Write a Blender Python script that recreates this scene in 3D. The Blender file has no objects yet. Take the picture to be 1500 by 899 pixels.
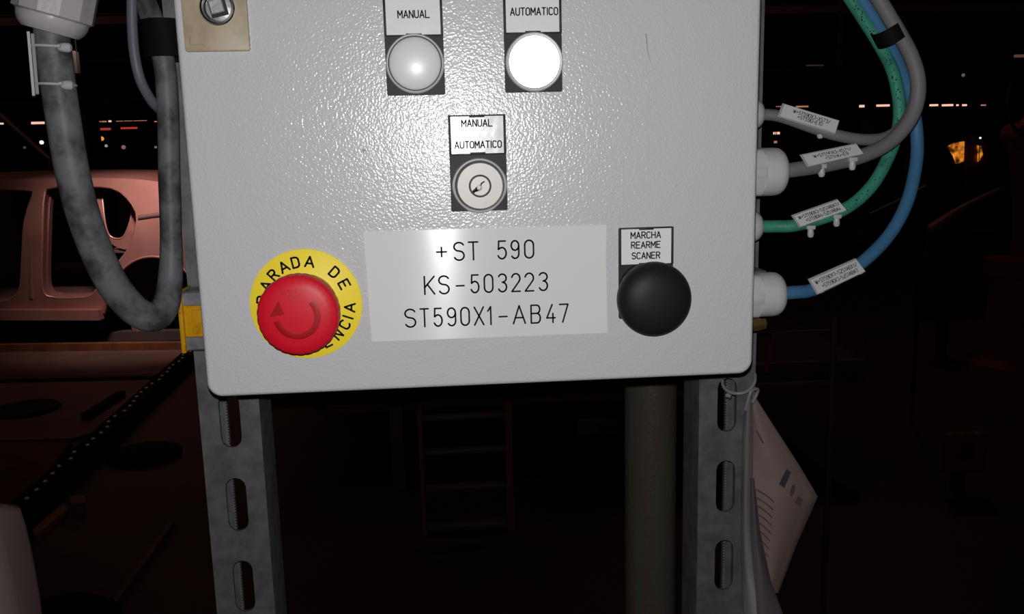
import bpy, bmesh, math, random
from mathutils import Vector, Matrix
random.seed(7)
SC = bpy.context.scene
COL = SC.collection
PI = math.pi
ZB = 1470.0                      # height of the control box's lower edge above the floor, mm
# ------------------------------------------------------------------ camera
F = 1319.889
CAM = Vector((130.790, -481.728, 131.883))      # mm, box coordinates (x right, y into the hall, z up, origin lower left door corner)
RM = Matrix(((0.99668275, 0.07206348, 0.03781993),
             (-0.07766851, 0.98105210, 0.17749472),
             (-0.02431244, -0.17984334, 0.98339477)))
def W(p): return Vector((p[0]/1000, p[1]/1000, (p[2]+ZB)/1000))
cd = bpy.data.cameras.new('camera'); cam = bpy.data.objects.new('camera', cd); COL.objects.link(cam)
cd.sensor_width = 36; cd.lens = F*36/1500; cd.clip_start = 0.01; cd.clip_end = 200
r_, f_, u_ = RM.col[0], RM.col[1], RM.col[2]
mw = Matrix.Identity(4)
for i in range(3):
    mw[i][0] = r_[i]; mw[i][1] = u_[i]; mw[i][2] = -f_[i]
mw.translation = W(CAM)
cam.matrix_world = mw
SC.camera = cam
# ------------------------------------------------------------------ world, lights, exposure
w = bpy.data.worlds.new('world'); SC.world = w; w.use_nodes = True
w.node_tree.nodes['Background'].inputs[0].default_value = (0.030, 0.013, 0.012, 1)
w.node_tree.nodes['Background'].inputs[1].default_value = 0.035
SC.view_settings.view_transform = 'Standard'; SC.view_settings.look = 'None'
SC.view_settings.exposure = 0.0; SC.view_settings.gamma = 1.0
def light(name, kind, loc, energy, color, size=None, target=None, spread=None):
    l = bpy.data.lights.new(name, kind); l.energy = energy; l.color = color
    if kind == 'AREA':
        l.shape = 'RECTANGLE'; l.size, l.size_y = size
        if spread: l.spread = spread
    else: l.shadow_soft_size = size
    o = bpy.data.objects.new(name, l); COL.objects.link(o); o.location = loc
    if target is not None:
        o.rotation_euler = (Vector(target)-Vector(loc)).to_track_quat('-Z', 'Y').to_euler()
    return o
FL = CAM + RM.col[2]*12 - RM.col[0]*2            # the phone's flash, just above the lens
light('flash', 'POINT', W(FL), 6.7, (1.0, 0.985, 1.0), 0.0022)
light('hall_light_over_car', 'AREA', (-2.8, 5.4, 4.6), 5.0, (1.0, 0.72, 0.64), (3.0, 0.4), (-3.2, 7.2, 0.8), 2.0)
light('fill_rear_quarter', 'AREA', (-1.75, 5.2, 3.7), 13.5, (1.0, 0.84, 0.80), (0.5, 0.25), (-2.25, 6.9, 1.15), 0.6)  # added unseen light that makes the highlight on the rear quarter
light('hall_light_left_floor', 'AREA', (-2.2, 3.0, 4.2), 2.2, (1.0, 0.50, 0.36), (2.5, 0.6), (-2.2, 4.6, 0))
light('hall_light_centre', 'AREA', (1.0, 6.5, 4.6), 2.2, (1.0, 0.45, 0.36), (4.0, 0.6), (0.6, 4.6, 0))
light('fill_girders_left', 'POINT', (-4.5, 8.0, 3.9), 3.0, (1.0, 0.55, 0.48), 0.15)  # added unseen fill light so the left girders show
light('fill_girders_right', 'POINT', (3.4, 6.2, 3.7), 7.0, (1.0, 0.50, 0.42), 0.15)  # added unseen fill light for the right girders, rod and pillar

# ------------------------------------------------------------------ pixel helpers (photo frame 1500 x 899)
def ray(px, py): return RM @ Vector(((px-750)/F, 1, -(py-449.5)/F))
def at(px, py, Y):
    d = ray(px, py); return CAM + d*((Y-CAM.y)/d.y)
def ground(px, py, h=0.0):
    d = ray(px, py); return CAM + d*((h-ZB-CAM.z)/d.z)
def V(*a): return Vector(a)

# ------------------------------------------------------------------ materials
def lin(c):
    return tuple(((v/255)/12.92 if v/255 <= .04045 else (((v/255)+.055)/1.055)**2.4) for v in c)
def mat(name, col, rough=.5, metal=0, spec=.5, bump=None, var=None, emit=None, trans=0, coat=0, aniso=None, alpha=1, ior=1.45, sub=0):
    m = bpy.data.materials.new(name); m.use_nodes = True
    nt = m.node_tree; N = nt.nodes; L = nt.links; b = N['Principled BSDF']
    b.inputs['Base Color'].default_value = (*col, 1); b.inputs['Roughness'].default_value = rough
    b.inputs['Metallic'].default_value = metal; b.inputs['Specular IOR Level'].default_value = spec
    b.inputs['Transmission Weight'].default_value = trans; b.inputs['Coat Weight'].default_value = coat
    b.inputs['IOR'].default_value = ior; b.inputs['Alpha'].default_value = alpha
    if sub:
        b.inputs['Subsurface Weight'].default_value = sub; b.inputs['Subsurface Scale'].default_value = .004
    tc = N.new('ShaderNodeTexCoord')
    def noise(scale, detail=3, stretch=None, rough_=.5):
        n = N.new('ShaderNodeTexNoise'); n.inputs['Scale'].default_value = scale
        n.inputs['Detail'].default_value = detail; n.inputs['Roughness'].default_value = rough_
        if stretch:
            mp = N.new('ShaderNodeMapping'); mp.inputs['Scale'].default_value = stretch
            L.new(tc.outputs['Object'], mp.inputs[0]); L.new(mp.outputs[0], n.inputs[0])
        else: L.new(tc.outputs['Object'], n.inputs[0])
        return n
    if var:      # (second colour, scale, low, high[, stretch])
        n = noise(var[1], 4, var[4] if len(var) > 4 else None, .6)
        mr = N.new('ShaderNodeMapRange'); mr.inputs[1].default_value = var[2]; mr.inputs[2].default_value = var[3]
        mx = N.new('ShaderNodeMix'); mx.data_type = 'RGBA'
        L.new(n.outputs[0], mr.inputs[0]); L.new(mr.outputs[0], mx.inputs[0])
        mx.inputs[6].default_value = (*col, 1); mx.inputs[7].default_value = (*var[0], 1)
        L.new(mx.outputs[2], b.inputs['Base Color'])
    if bump:     # list of (scale, distance, detail[, stretch])
        prev = None
        for bb in bump:
            n = noise(bb[0], bb[2], bb[3] if len(bb) > 3 else None)
            bp = N.new('ShaderNodeBump'); bp.inputs['Strength'].default_value = 1; bp.inputs['Distance'].default_value = bb[1]
            L.new(n.outputs[0], bp.inputs['Height'])
            if prev: L.new(prev.outputs[0], bp.inputs['Normal'])
            prev = bp
        L.new(prev.outputs[0], b.inputs['Normal'])
    if emit:
        b.inputs['Emission Color'].default_value = (*emit[0], 1); b.inputs['Emission Strength'].default_value = emit[1]
    if aniso:
        b.inputs['Anisotropic'].default_value = aniso
        cx = N.new('ShaderNodeCombineXYZ'); cx.inputs[2].default_value = 1
        L.new(cx.outputs[0], b.inputs['Tangent'])
    return m
M = {}
M['paint'] = mat('textured_grey_enamel', (0.555, 0.56, 0.57), .22, spec=.62, bump=[(900, .00020, .6), (1700, .00003, 0)])
M['paint_plain'] = mat('grey_enamel', (0.58, 0.585, 0.595), .35)
M['gasket'] = mat('black_rubber', (.008, .008, .008), .8)
M['holder'] = mat('dark_plastic', (.022, .023, .028), .5, spec=.2, bump=[(900, .00002, 2)])
M['black'] = mat('black_plastic', (.011, .011, .014), .50, spec=.22, bump=[(1500, .000012, 2)])
M['card'] = mat('white_card', (0.74, 0.73, 0.73), .20, spec=.35, bump=[(160, .00012, 1)])
M['plate'] = mat('engraved_white_laminate', (0.70, 0.70, 0.69), .20, spec=.5, aniso=.97)
M['ink'] = mat('engraving_black', (.010, .010, .012), .7, spec=.1)
M['ink_soft'] = mat('printed_black', (.02, .02, .022), .8, spec=.1)
M['yellow'] = mat('yellow_legend', (.93, .74, .045), .45, spec=.25)
M['yellow_cap'] = mat('yellow_plastic_cap', lin((214, 158, 10)), .5, spec=.3, var=(lin((150, 110, 15)), 120, .55, .75))
M['red'] = mat('red_plastic', lin((205, 22, 42)), .42, spec=.30)
M['red_deep'] = mat('red_recess', lin((160, 6, 20)), .45, spec=.3)
M['collar'] = mat('collar_metal', (.55, .50, .30), .35, .6)
M['chrome'] = mat('bright_chrome', (.78, .78, .78), .16, 1)
M['nickel'] = mat('brushed_nickel', (.39, .375, .35), .50, .40, spec=.4, bump=[(2200, .00001, 2)])
M['plug'] = mat('key_plug', (.56, .53, .49), .5, .2, spec=.3)
M['dark_gap'] = mat('dark_gap', (.01, .01, .01), .6)
M['bezel'] = mat('lamp_bezel', (.62, .62, .63), .38, .25)
M['lens_off'] = mat('milky_lens', (.72, .72, .71), .34, spec=.7)
M['lens_on'] = mat('lit_lens', (.8, .8, .85), .3, emit=((.93, .95, 1.0), 1.25))
M['beige'] = mat('beige_anodised_plate', lin((170, 156, 130)), .42, spec=.35, var=(lin((146, 132, 104)), 60, .45, .75), bump=[(300, .00002, 2)])
M['beige_mark'] = mat('smudge', lin((128, 112, 82)), .7)
M['zinc_cast'] = mat('cast_zinc', (.42, .43, .42), .42, .35, bump=[(700, .0001, 2)], var=((.30, .28, .26), 300, .4, .7))
M['galv'] = mat('galvanised_steel', (.20, .205, .215), .52, .55, var=((.13, .133, .14), 60, .38, .64), bump=[(90, .00012, 2)])
M['galv_clip'] = mat('steel_clip', (.32, .33, .35), .42, .6, var=((.2, .2, .22), 120, .4, .7))
M['rust'] = mat('painted_pipe', (.150, .105, .078), .30, .35, var=((.12, .135, .105), 40, .40, .60, (1, 1, .12)), bump=[(220, .0006, 2)])
M['gland'] = mat('grey_nylon', (.52, .52, .51), .38, spec=.4, bump=[(500, .00003, 2)])
M['gland_big'] = mat('grey_nylon_worn', (.42, .40, .39), .30, spec=.55, bump=[(350, .00008, 2)], var=((.30, .27, .26), 60, .5, .75))
M['conduit'] = mat('grey_conduit_sheath', (.145, .150, .160), .50, spec=.35, var=((.045, .045, .05), 42, .45, .62), bump=[(120, .0003, 3)])
M['conduit_thin'] = mat('thin_grey_sheath', (.13, .13, .155), .45, spec=.35)
M['cable_grey'] = mat('grey_cable', (.175, .165, .170), .50, spec=.3, bump=[(260, .0001, 2)])
M['cable_green'] = mat('green_cable', lin((60, 140, 118)), .50, spec=.3, var=((.03, .17, .125), 60, .5, .7), bump=[(260, .0001, 2)])
M['cable_blue'] = mat('blue_cable', lin((66, 114, 150)), .50, spec=.3, bump=[(260, .0001, 2)])
M['tape'] = mat('black_tape', (.004, .004, .004), .75, spec=.15)
M['tag'] = mat('marker_white', (.52, .52, .52), .45)
M['clear'] = mat('clear_carrier', (.50, .50, .52), .22, spec=.5, alpha=.55)
M['tie'] = mat('natural_nylon', (.45, .45, .46), .35, spec=.4)
M['tie_dim'] = mat('dull_nylon_tie', (.22, .22, .225), .4, spec=.4)
M['brass'] = mat('brass', (.50, .36, .14), .35, .9)
M['paper'] = mat('tag_paper', (.215, .155, .135), .7, var=((.17, .115, .10), 16, .4, .7))
M['sleeve'] = mat('plastic_sleeve', (.27, .255, .255), .30, spec=.5)
M['print_blue'] = mat('print_blue', (.032, .032, .052), .6)
M['print_dark'] = mat('print_dark', (.08, .05, .06), .6)
# factory
M['floor'] = mat('factory_floor', (.070, .026, .018), .6, var=((.030, .013, .010), 1.6, .35, .7), bump=[(30, .002, 3)])
M['wall'] = mat('factory_wall', (.02, .012, .011), .8, var=((.012, .008, .008), .8, .4, .6))
M['beam'] = mat('brown_steel', (.16, .065, .055), .55, .2, var=((.08, .035, .03), 3, .4, .65))
M['darksteel'] = mat('dark_steel', (.03, .018, .016), .55, .3)
M['orange_plate'] = mat('orange_brown_plate', (.085, .026, .008), .75, spec=.15, var=((.05, .016, .007), 5, .4, .65))
M['deck'] = mat('deck_plate', (.10, .034, .020), .6, var=((.055, .02, .014), 2.5, .38, .66), bump=[(18, .002, 2)])
M['car'] = mat('primed_car_body', (.32, .140, .118), .34, .55, spec=.6, var=((.24, .100, .080), 1.7, .4, .65))
M['car_in'] = mat('darker_inner_body', (.13, .05, .04), .5, .35)  # darker tone for the far side and the inner frames
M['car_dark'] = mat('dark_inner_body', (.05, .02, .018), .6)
M['chain'] = mat('black_chain_plastic', (.004, .003, .003), .8, spec=.05)
M['matt_black'] = mat('matt_black_rubber', (.010, .006, .005), .9, spec=.05)
M['pin'] = mat('pale_pin', (.85, .82, .80), .3, .1, spec=.8)
M['ladder'] = mat('ladder_paint', (.30, .085, .04), .5)
M['rung'] = mat('rung_steel', (.14, .12, .11), .5, .3)
M['robot'] = mat('robot_paint', (.22, .035, .02), .5)
M['pink'] = mat('pink_primed_panel', (.38, .16, .15), .4)
M['cover'] = mat('pale_cover', (.45, .33, .31), .6, bump=[(400, .0003, 2)])
M['lamp_case'] = mat('lamp_case', (.06, .05, .05), .6)
def emis(name, c, s): return mat(name, (0.02, .02, .02), .5, emit=(c, s))
M['tube_warm'] = emis('warm_tube', (1.0, .55, .42), 1.0)
M['tube_dim'] = emis('dim_tube', (1.0, .36, .22), .42)
M['tube_red'] = emis('red_tube', (1.0, .08, .05), .40)
M['ring'] = mat('polished_ring', (.66, .66, .67), .33, .35, spec=.7)
M['lamp_white'] = emis('white_lamp', (1.0, .82, .72), 1.2)
M['lamp_amber'] = emis('amber_lamp', (1.0, .36, .06), .8)
M['lamp_fire'] = mat('amber_screen', (.02, .01, .0), .5, emit=((1.0, .30, .03), .50))
nt_ = M['lamp_fire'].node_tree
n_ = nt_.nodes.new('ShaderNodeTexNoise'); n_.inputs['Scale'].default_value = 9; n_.inputs['Detail'].default_value = 3
t_ = nt_.nodes.new('ShaderNodeTexCoord'); r2_ = nt_.nodes.new('ShaderNodeMapRange')
r2_.inputs[1].default_value = .42; r2_.inputs[2].default_value = .62; r2_.inputs[3].default_value = .04; r2_.inputs[4].default_value = .85
nt_.links.new(t_.outputs['Object'], n_.inputs[0]); nt_.links.new(n_.outputs[0], r2_.inputs[0])
nt_.links.new(r2_.outputs[0], nt_.nodes['Principled BSDF'].inputs['Emission Strength'])

# ------------------------------------------------------------------ object helpers (all mesh input in mm box coordinates)
WP = {}
def thing(name, base, label, cat, group=None):
    o = bpy.data.objects.new(name, None); COL.objects.link(o); o.empty_display_size = .05
    o.location = W(base); WP[o] = W(base); o['label'] = label; o['category'] = cat
    if group: o['group'] = group
    return o
def obj(name, bm, m, parent=None, smooth=35, label=None, cat=None, group=None, kind=None):
    if not bm.verts: raise RuntimeError(name)
    bmesh.ops.recalc_face_normals(bm, faces=bm.faces)
    me = bpy.data.meshes.new(name)
    lo = Vector((min(v.co[i] for v in bm.verts) for i in range(3))); hi = Vector((max(v.co[i] for v in bm.verts) for i in range(3)))
    c = (lo+hi)/2
    for v in bm.verts: v.co = (v.co-c)/1000
    bm.to_mesh(me); bm.free(); me.materials.append(m)
    if smooth is not None:
        me.polygons.foreach_set('use_smooth', [True]*len(me.polygons))
        me.set_sharp_from_angle(angle=math.radians(smooth))
    o = bpy.data.objects.new(name, me); COL.objects.link(o)
    wp = W(c); WP[o] = wp
    if parent is not None:
        o.parent = parent; o.location = wp-WP[parent]
    else: o.location = wp
    if label: o['label'] = label
    if cat: o['category'] = cat
    if group: o['group'] = group
    if kind: o['kind'] = kind
    return o
def NB(): return bmesh.new()
def loft(bm, loops, cap0=True, cap1=True, closed=True, ring=False):
    L = [[bm.verts.new(p) for p in lp] for lp in loops]
    n = len(L[0]); pairs = list(zip(L, L[1:])) + ([(L[-1], L[0])] if ring else [])
    for a, b in pairs:
        for i in range(n if closed else n-1):
            j = (i+1) % n
            try: bm.faces.new((a[i], a[j], b[j], b[i]))
            except ValueError: pass
    if cap0 and not ring: bm.faces.new(L[0][::-1])
    if cap1 and not ring: bm.faces.new(L[-1])
    return L
def box(bm, x0, x1, y0, y1, z0, z1, bev=0):
    vs = [bm.verts.new((x, y, z)) for x in (x0, x1) for y in (y0, y1) for z in (z0, z1)]
    fs = [(0, 1, 3, 2), (4, 6, 7, 5), (0, 4, 5, 1), (2, 3, 7, 6), (0, 2, 6, 4), (1, 5, 7, 3)]
    F_ = [bm.faces.new([vs[i] for i in f]) for f in fs]
    if bev:
        es = set(e for f in F_ for e in f.edges)
        bmesh.ops.bevel(bm, geom=list(es), offset=bev, segments=2, affect='EDGES', profile=.5)
def obox(bm, a, b, wv, hv, bev=0):
    """bar from a to b with half-width vector wv and half-height vector hv"""
    loft(bm, [[p-wv-hv, p+wv-hv, p+wv+hv, p-wv+hv] for p in (a, b)])
def rrect(x0, x1, z0, z1, r, n=6):
    pts = []
    for cx, cz, a in ((x1-r, z1-r, 0), (x0+r, z1-r, 90), (x0+r, z0+r, 180), (x1-r, z0+r, 270)):
        for k in range(n+1):
            t = math.radians(a+90*k/n); pts.append((cx+r*math.cos(t), cz+r*math.sin(t)))
    return pts
def slab(bm, x0, x1, z0, z1, yf, yb, r, edge=0, n=6, seg=3):
    """rounded rectangle slab facing -Y with rounded front edge"""
    loops = [[V(x, yb, z) for x, z in rrect(x0, x1, z0, z1, r, n)]]
    for k in range(seg+1) if edge else [0]:
        t = PI/2*k/seg if edge else 0
        ins = edge*(1-math.cos(t)); y = yf+edge*(1-math.sin(t)) if edge else yf
        loops.append([V(x, y, z) for x, z in rrect(x0+ins, x1-ins, z0+ins, z1-ins, max(r-ins, .05), n)])
    loft(bm, loops)
def frame_of(d):
    d = d.normalized(); a = Vector((0, 0, 1)) if abs(d.z) < .9 else Vector((1, 0, 0))
    x = d.cross(a).normalized(); return x, d.cross(x).normalized()
def smoothpath(pts, sub=6):
    P = [pts[0]*2-pts[1]] + list(pts) + [pts[-1]*2-pts[-2]]; out = []
    for i in range(1, len(P)-2):
        p0, p1, p2, p3 = P[i-1:i+3]
        for k in range(sub):
            t = k/sub
            out.append(.5*((2*p1)+(p2-p0)*t+(2*p0-5*p1+4*p2-p3)*t*t+(3*p1-p0-3*p2+p3)*t**3))
    out.append(pts[-1]); return out
def tube(bm, path, r, n=14, flat=None, ring=False):
    """r: number or function of 0..1; parallel transport frame"""
    T = []
    m = len(path)
    for i in range(m):
        if ring: T.append((path[(i+1) % m]-path[i-1]).normalized())
        else: T.append((path[min(i+1, m-1)]-path[max(i-1, 0)]).normalized())
    x, y = frame_of(T[0]); loops = []
    for i, p in enumerate(path):
        if i:
            q = T[i-1].rotation_difference(T[i]); x = q @ x; y = q @ y
        rr = r(i/(m-1)) if callable(r) else r
        loops.append([p+(x*math.cos(2*PI*k/n)+y*math.sin(2*PI*k/n))*rr for k in range(n)])
    loft(bm, loops, ring=ring)
def lathe(bm, c, axis, prof, n=48, rad=None, cap=True):
    """prof: (radius, distance along axis); rad(k)->factor for scalloped rims"""
    axis = axis.normalized(); x, y = frame_of(axis); loops = []
    for r, h in prof:
        loops.append([c+axis*h+(x*math.cos(2*PI*k/n)+y*math.sin(2*PI*k/n))*max(r, .01)*(rad(k, n) if rad else 1) for k in range(n)])
    loft(bm, loops, cap0=cap, cap1=cap)
OUT = V(0, -1, 0)
# ------------------------------------------------------------------ stroke lettering (DIN-like, as engraved)
def E_(cx, cy, rx, ry, a0, a1):
    n = max(3, int(abs(a1-a0)/22)); return [(cx+rx*math.cos(math.radians(a0+(a1-a0)*k/n)), cy+ry*math.sin(math.radians(a0+(a1-a0)*k/n))) for k in range(n+1)]
G = {
 'A': [[(0, 0), (.5, 1), (1, 0)], [(.17, .33), (.83, .33)]],
 'B': [[(0, 0), (0, 1), (.6, 1)]+E_(.62, .77, .33, .23, 90, -90)+[(0, .54)], [(.6, .54)]+E_(.65, .27, .35, .27, 90, -90)+[(0, 0)]],
 'C': [E_(.5, .75, .5, .25, 25, 180)+E_(.5, .25, .5, .25, 180, 335)],
 'D': [[(0, 0), (0, 1), (.5, 1)]+E_(.5, .72, .5, .28, 90, 0)+E_(.5, .28, .5, .28, 0, -90)+[(0, 0)]],
 'E': [[(1, 0), (0, 0), (0, 1), (1, 1)], [(0, .52), (.8, .52)]],
 'H': [[(0, 0), (0, 1)], [(1, 0), (1, 1)], [(0, .5), (1, .5)]],
 'I': [[(.5, 0), (.5, 1)]],
 'G': [E_(.5, .75, .5, .25, 25, 180)+E_(.5, .25, .5, .25, 180, 360)+[(1, .48), (.6, .48)]],
 'K': [[(0, 0), (0, 1)], [(1, 1), (0, .38)], [(.28, .56), (1, 0)]],
 'L': [[(0, 1), (0, 0), (1, 0)]],
 'M': [[(0, 0), (0, 1), (.5, .35), (1, 1), (1, 0)]],
 'N': [[(0, 0), (0, 1), (1, 0), (1, 1)]],
 'O': [E_(.5, .74, .5, .26, 0, 180)+E_(.5, .26, .5, .26, 180, 360)+[(1, .74)]],
 'P': [[(0, 0), (0, 1), (.6, 1)]+E_(.62, .74, .38, .26, 90, -90)+[(0, .48)]],
 'R': [[(0, 0), (0, 1), (.6, 1)]+E_(.62, .75, .38, .25, 90, -90)+[(0, .5)], [(.5, .5), (1, 0)]],
 'S': [E_(.5, .76, .5, .24, 25, 270)+E_(.5, .26, .5, .26, 90, -155)],
 'T': [[(0, 1), (1, 1)], [(.5, 1), (.5, 0)]],
 'U': [[(0, 1)]+E_(.5, .26, .5, .26, 180, 360)+[(1, 1)]],
 'W': [[(0, 1), (.25, 0), (.5, .8), (.75, 0), (1, 1)]],
 'X': [[(0, 0), (1, 1)], [(0, 1), (1, 0)]],
 '0': [E_(.5, .74, .5, .26, 0, 180)+E_(.5, .26, .5, .26, 180, 360)+[(1, .74)]],
 '1': [[(.25, .76), (.75, 1), (.75, 0)]],
 '2': [E_(.5, .73, .5, .27, 165, -35)+[(0, 0), (1, 0)]],
 '3': [E_(.5, .77, .48, .23, 155, -90)+E_(.5, .27, .5, .27, 90, -155)],
 '4': [[(.66, 1), (0, .26), (1, .26)], [(.74, .5), (.74, 0)]],
 '5': [[(.92, 1), (.12, 1), (.06, .54)]+E_(.48, .32, .52, .32, 135, -155)],
 '7': [[(0, 1), (1, 1), (.35, 0)]],
 '9': [E_(.5, .73, .5, .27, 0, 360), [(1, .73)]+E_(.5, .26, .5, .26, 0, -150)],
 '+': [[(0, .5), (1, .5)], [(.5, .24), (.5, .76)]],
 '-': [[(0, .42), (1, .42)]], '/': [[(0, -.05), (1, 1.05)]],
 'c': [E_(.5, .3, .5, .3, 50, 310)], 'h': [[(0, 0), (0, 1)], [(0, .4)]+E_(.5, .35, .5, .25, 180, 0)+[(1, 0)]],
 'n': [[(0, 0), (0, .6)], [(0, .4)]+E_(.5, .35, .5, .25, 180, 0)+[(1, 0)]],
 'e': [[(0, .32), (1, .32)]+E_(.5, .3, .5, .3, 0, 310)], 'i': [[(.5, 0), (.5, .6)], [(.5, .85), (.5, .95)]],
 'd': [E_(.5, .3, .5, .3, 0, 360), [(1, 0), (1, 1)]], 'r': [[(0, 0), (0, .6)], [(0, .35)]+E_(.5, .35, .5, .25, 180, 60)],
 'l': [[(.5, 0), (.5, 1)]], 't': [[(.5, 0), (.5, .9)], [(.1, .6), (.9, .6)]],
}
def ribbon(bm, pts, sw, fmap, caps=8):
    """pts in mm 2D; fmap maps (u,v) to 3D"""
    P = [Vector(p) for p in pts]
    Q = [P[0]]
    for p in P[1:]:
        if (p-Q[-1]).length > 1e-4: Q.append(p)
    for a, b in zip(Q, Q[1:]):
        d = (b-a).normalized(); n = Vector((-d.y, d.x))*sw/2
        bm.faces.new([bm.verts.new(fmap(*p)) for p in (a-n, b-n, b+n, a+n)])
    if caps:
        for p in Q:
            bm.faces.new([bm.verts.new(fmap(p.x+sw/2*math.cos(2*PI*k/caps), p.y+sw/2*math.sin(2*PI*k/caps))) for k in range(caps)])
def glyph(bm, ch, x, y, w, h, sw, fmap, caps=8):
    for st in G[ch]:
        ribbon(bm, [(x+p[0]*w, y+p[1]*h) for p in st], sw, fmap, caps)
WIDTH = {'I': .15, '1': .7, '-': .9, '+': 1, 'M': 1.15, 'W': 1.25, 'A': 1.1, 'i': .4, 'l': .4, 't': .7}
def text(bm, s, xc, y, h, total, sw, fmap, gap=.42, caps=8):
    ws = [WIDTH.get(c, 1.0) if c != ' ' else .8 for c in s]
    k = total/(sum(ws)+gap*(len(s)-1)); x = xc-total/2
    for c, w_ in zip(s, ws):
        if c != ' ': glyph(bm, c, x, y, w_*k, h, sw, fmap, caps)
        x += (w_+gap)*k
def flatmap(Y): return lambda u, v: V(u, Y, v)

# ================================================================== THE SETTING
def quad_struct(name, pts, m):
    bm = NB(); bm.faces.new([bm.verts.new(p) for p in pts]); return obj(name, bm, m, smooth=None, kind='structure')
def slab_struct(name, x0, x1, y0, y1, z0, z1, m):
    bm = NB(); box(bm, x0, x1, y0, y1, z0, z1); return obj(name, bm, m, smooth=None, kind='structure')
FZ = -ZB
slab_struct('floor', -16000, 20000, -2500, 34000, FZ-200, FZ, M['floor'])
slab_struct('wall_back', -16000, 20000, 34000, 34300, FZ, FZ+8000, M['wall'])
slab_struct('wall_left', -16300, -16000, -2500, 34300, FZ, FZ+8000, M['wall'])
slab_struct('wall_right', 20000, 20300, -2500, 34300, FZ, FZ+8000, M['wall'])
slab_struct('ceiling', -16300, 20300, -2500, 34300, FZ+8000, FZ+8200, M['wall'])
CEIL = FZ+8000

# ================================================================== CONTROL BOX
XR, ZT = 301.5, 300.0
cb = thing('control_box', (150, 60, 0), 'light grey steel control box with key switch, lamps and push buttons on its door', 'control box')
bm = NB(); slab(bm, 0, XR, 0, ZT, 0, 12, 8, edge=2.6, n=8, seg=5)
door = obj('door_panel', bm, M['paint'], cb, 40)
bm = NB(); slab(bm, 4.5, XR-4.5, 4.5, ZT-4.5, 11.5, 15.5, 6); obj('gasket', bm, M['gasket'], cb)
bm = NB(); slab(bm, 3, XR-3, 3, ZT-3, 15, 104, 6); obj('housing', bm, M['paint_plain'], cb)
# chips and scratches in the paint
bm = NB()
p = at(533, 220, 0)
bm.faces.new([bm.verts.new((p.x+a*math.cos(t), -.03, p.z+b*math.sin(t))) for t, a, b in [(0, 1.1, 1), (.8, 1.4, 1.2), (1.7, .8, .6), (2.6, 1.3, 1), (3.6, 1.0, .8), (4.6, .9, 1.2), (5.5, 1.2, .7)]])
obj('paint_chip', bm, mat('chip_grey', (.26, .26, .27), .5), door, None, label='small grey chip in the paint')
bm = NB()
pts = [at(946.5, 50, 0), at(947.5, 62, 0), at(948, 71, 0), at(950, 80, 0), at(952.5, 90, 0)]
for i, (a, b) in enumerate(zip(pts, pts[1:])): ribbon(bm, [(a.x, a.z), (b.x, b.z)], .45-.08*i, flatmap(-.03), 6)
obj('scratch', bm, mat('scratch_grey', (.24, .22, .24), .5), door, None, label='thin dark scratch in the paint')

# lock plate, upper left
p0 = at(272, 75.5, -1); p1 = at(367, 75.5, -1)
LX0, LX1, LZ0 = p0.x, p1.x, (p0.z+p1.z)/2
bm = NB(); slab(bm, LX0, LX1, LZ0, LZ0+46, -2.2, -.02, 1.2, edge=.5, n=3, seg=2)
lp = obj('lock_plate', bm, M['beige'], cb, 40, label='beige metal lock plate')
lc = at(318, 11, -2.2)
bm = NB(); lathe(bm, V(lc.x, -2.0, lc.z), OUT, [(8.8, 0), (8.8, .9), (8.2, 1.6), (7.2, 1.7), (6.8, .9), (6.6, .5)], 48)
obj('lock_ring', bm, M['chrome'], lp)
bm = NB(); lathe(bm, V(lc.x+.9, -2.3, lc.z-.2), OUT, [(6.4, 0), (6.4, .6), (5.9, .9), (.1, .9)], 40)
obj('lock_barrel', bm, M['zinc_cast'], lp)
def sq(bm, c, half, ang, y0, y1, ins=.4):
    def ring_(h, y): return [V(c.x+h*math.sqrt(2)*math.cos(ang+PI/4+k*PI/2), y, c.z+h*math.sqrt(2)*math.sin(ang+PI/4+k*PI/2)) for k in range(4)]
    loft(bm, [ring_(half, y0), ring_(half, y1+ins), ring_(half-ins, y1)])
bm = NB(); sq(bm, V(lc.x+.7, 0, lc.z-.3), 4.3, .22, -3.1, -3.35, .1); obj('square_socket', bm, M['dark_gap'], lp, None)
bm = NB(); sq(bm, V(lc.x+.1, 0, lc.z+.4), 3.3, .22, -3.2, -4.6, .4); obj('square_key_insert', bm, M['zinc_cast'], lp, 30)
bm = NB()
for k in range(7):
    a = at(279+3.2*k, 65.5+random.uniform(-.7, .7), -2.2); b = at(281+3.2*k, 66.0+random.uniform(-.7, .7), -2.2)
    ribbon(bm, [(a.x, a.z), (b.x, b.z)], .35, flatmap(-2.24), 0)
for k in range(5):
    a = at(278, 63-1.9*k, -2.2); ribbon(bm, [(a.x, a.z), (a.x+.3, a.z+.5)], .45, flatmap(-2.24), 0)
obj('stamped_mark', bm, M['beige_mark'], lp, None, label='faint brown stamped smudge')

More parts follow.
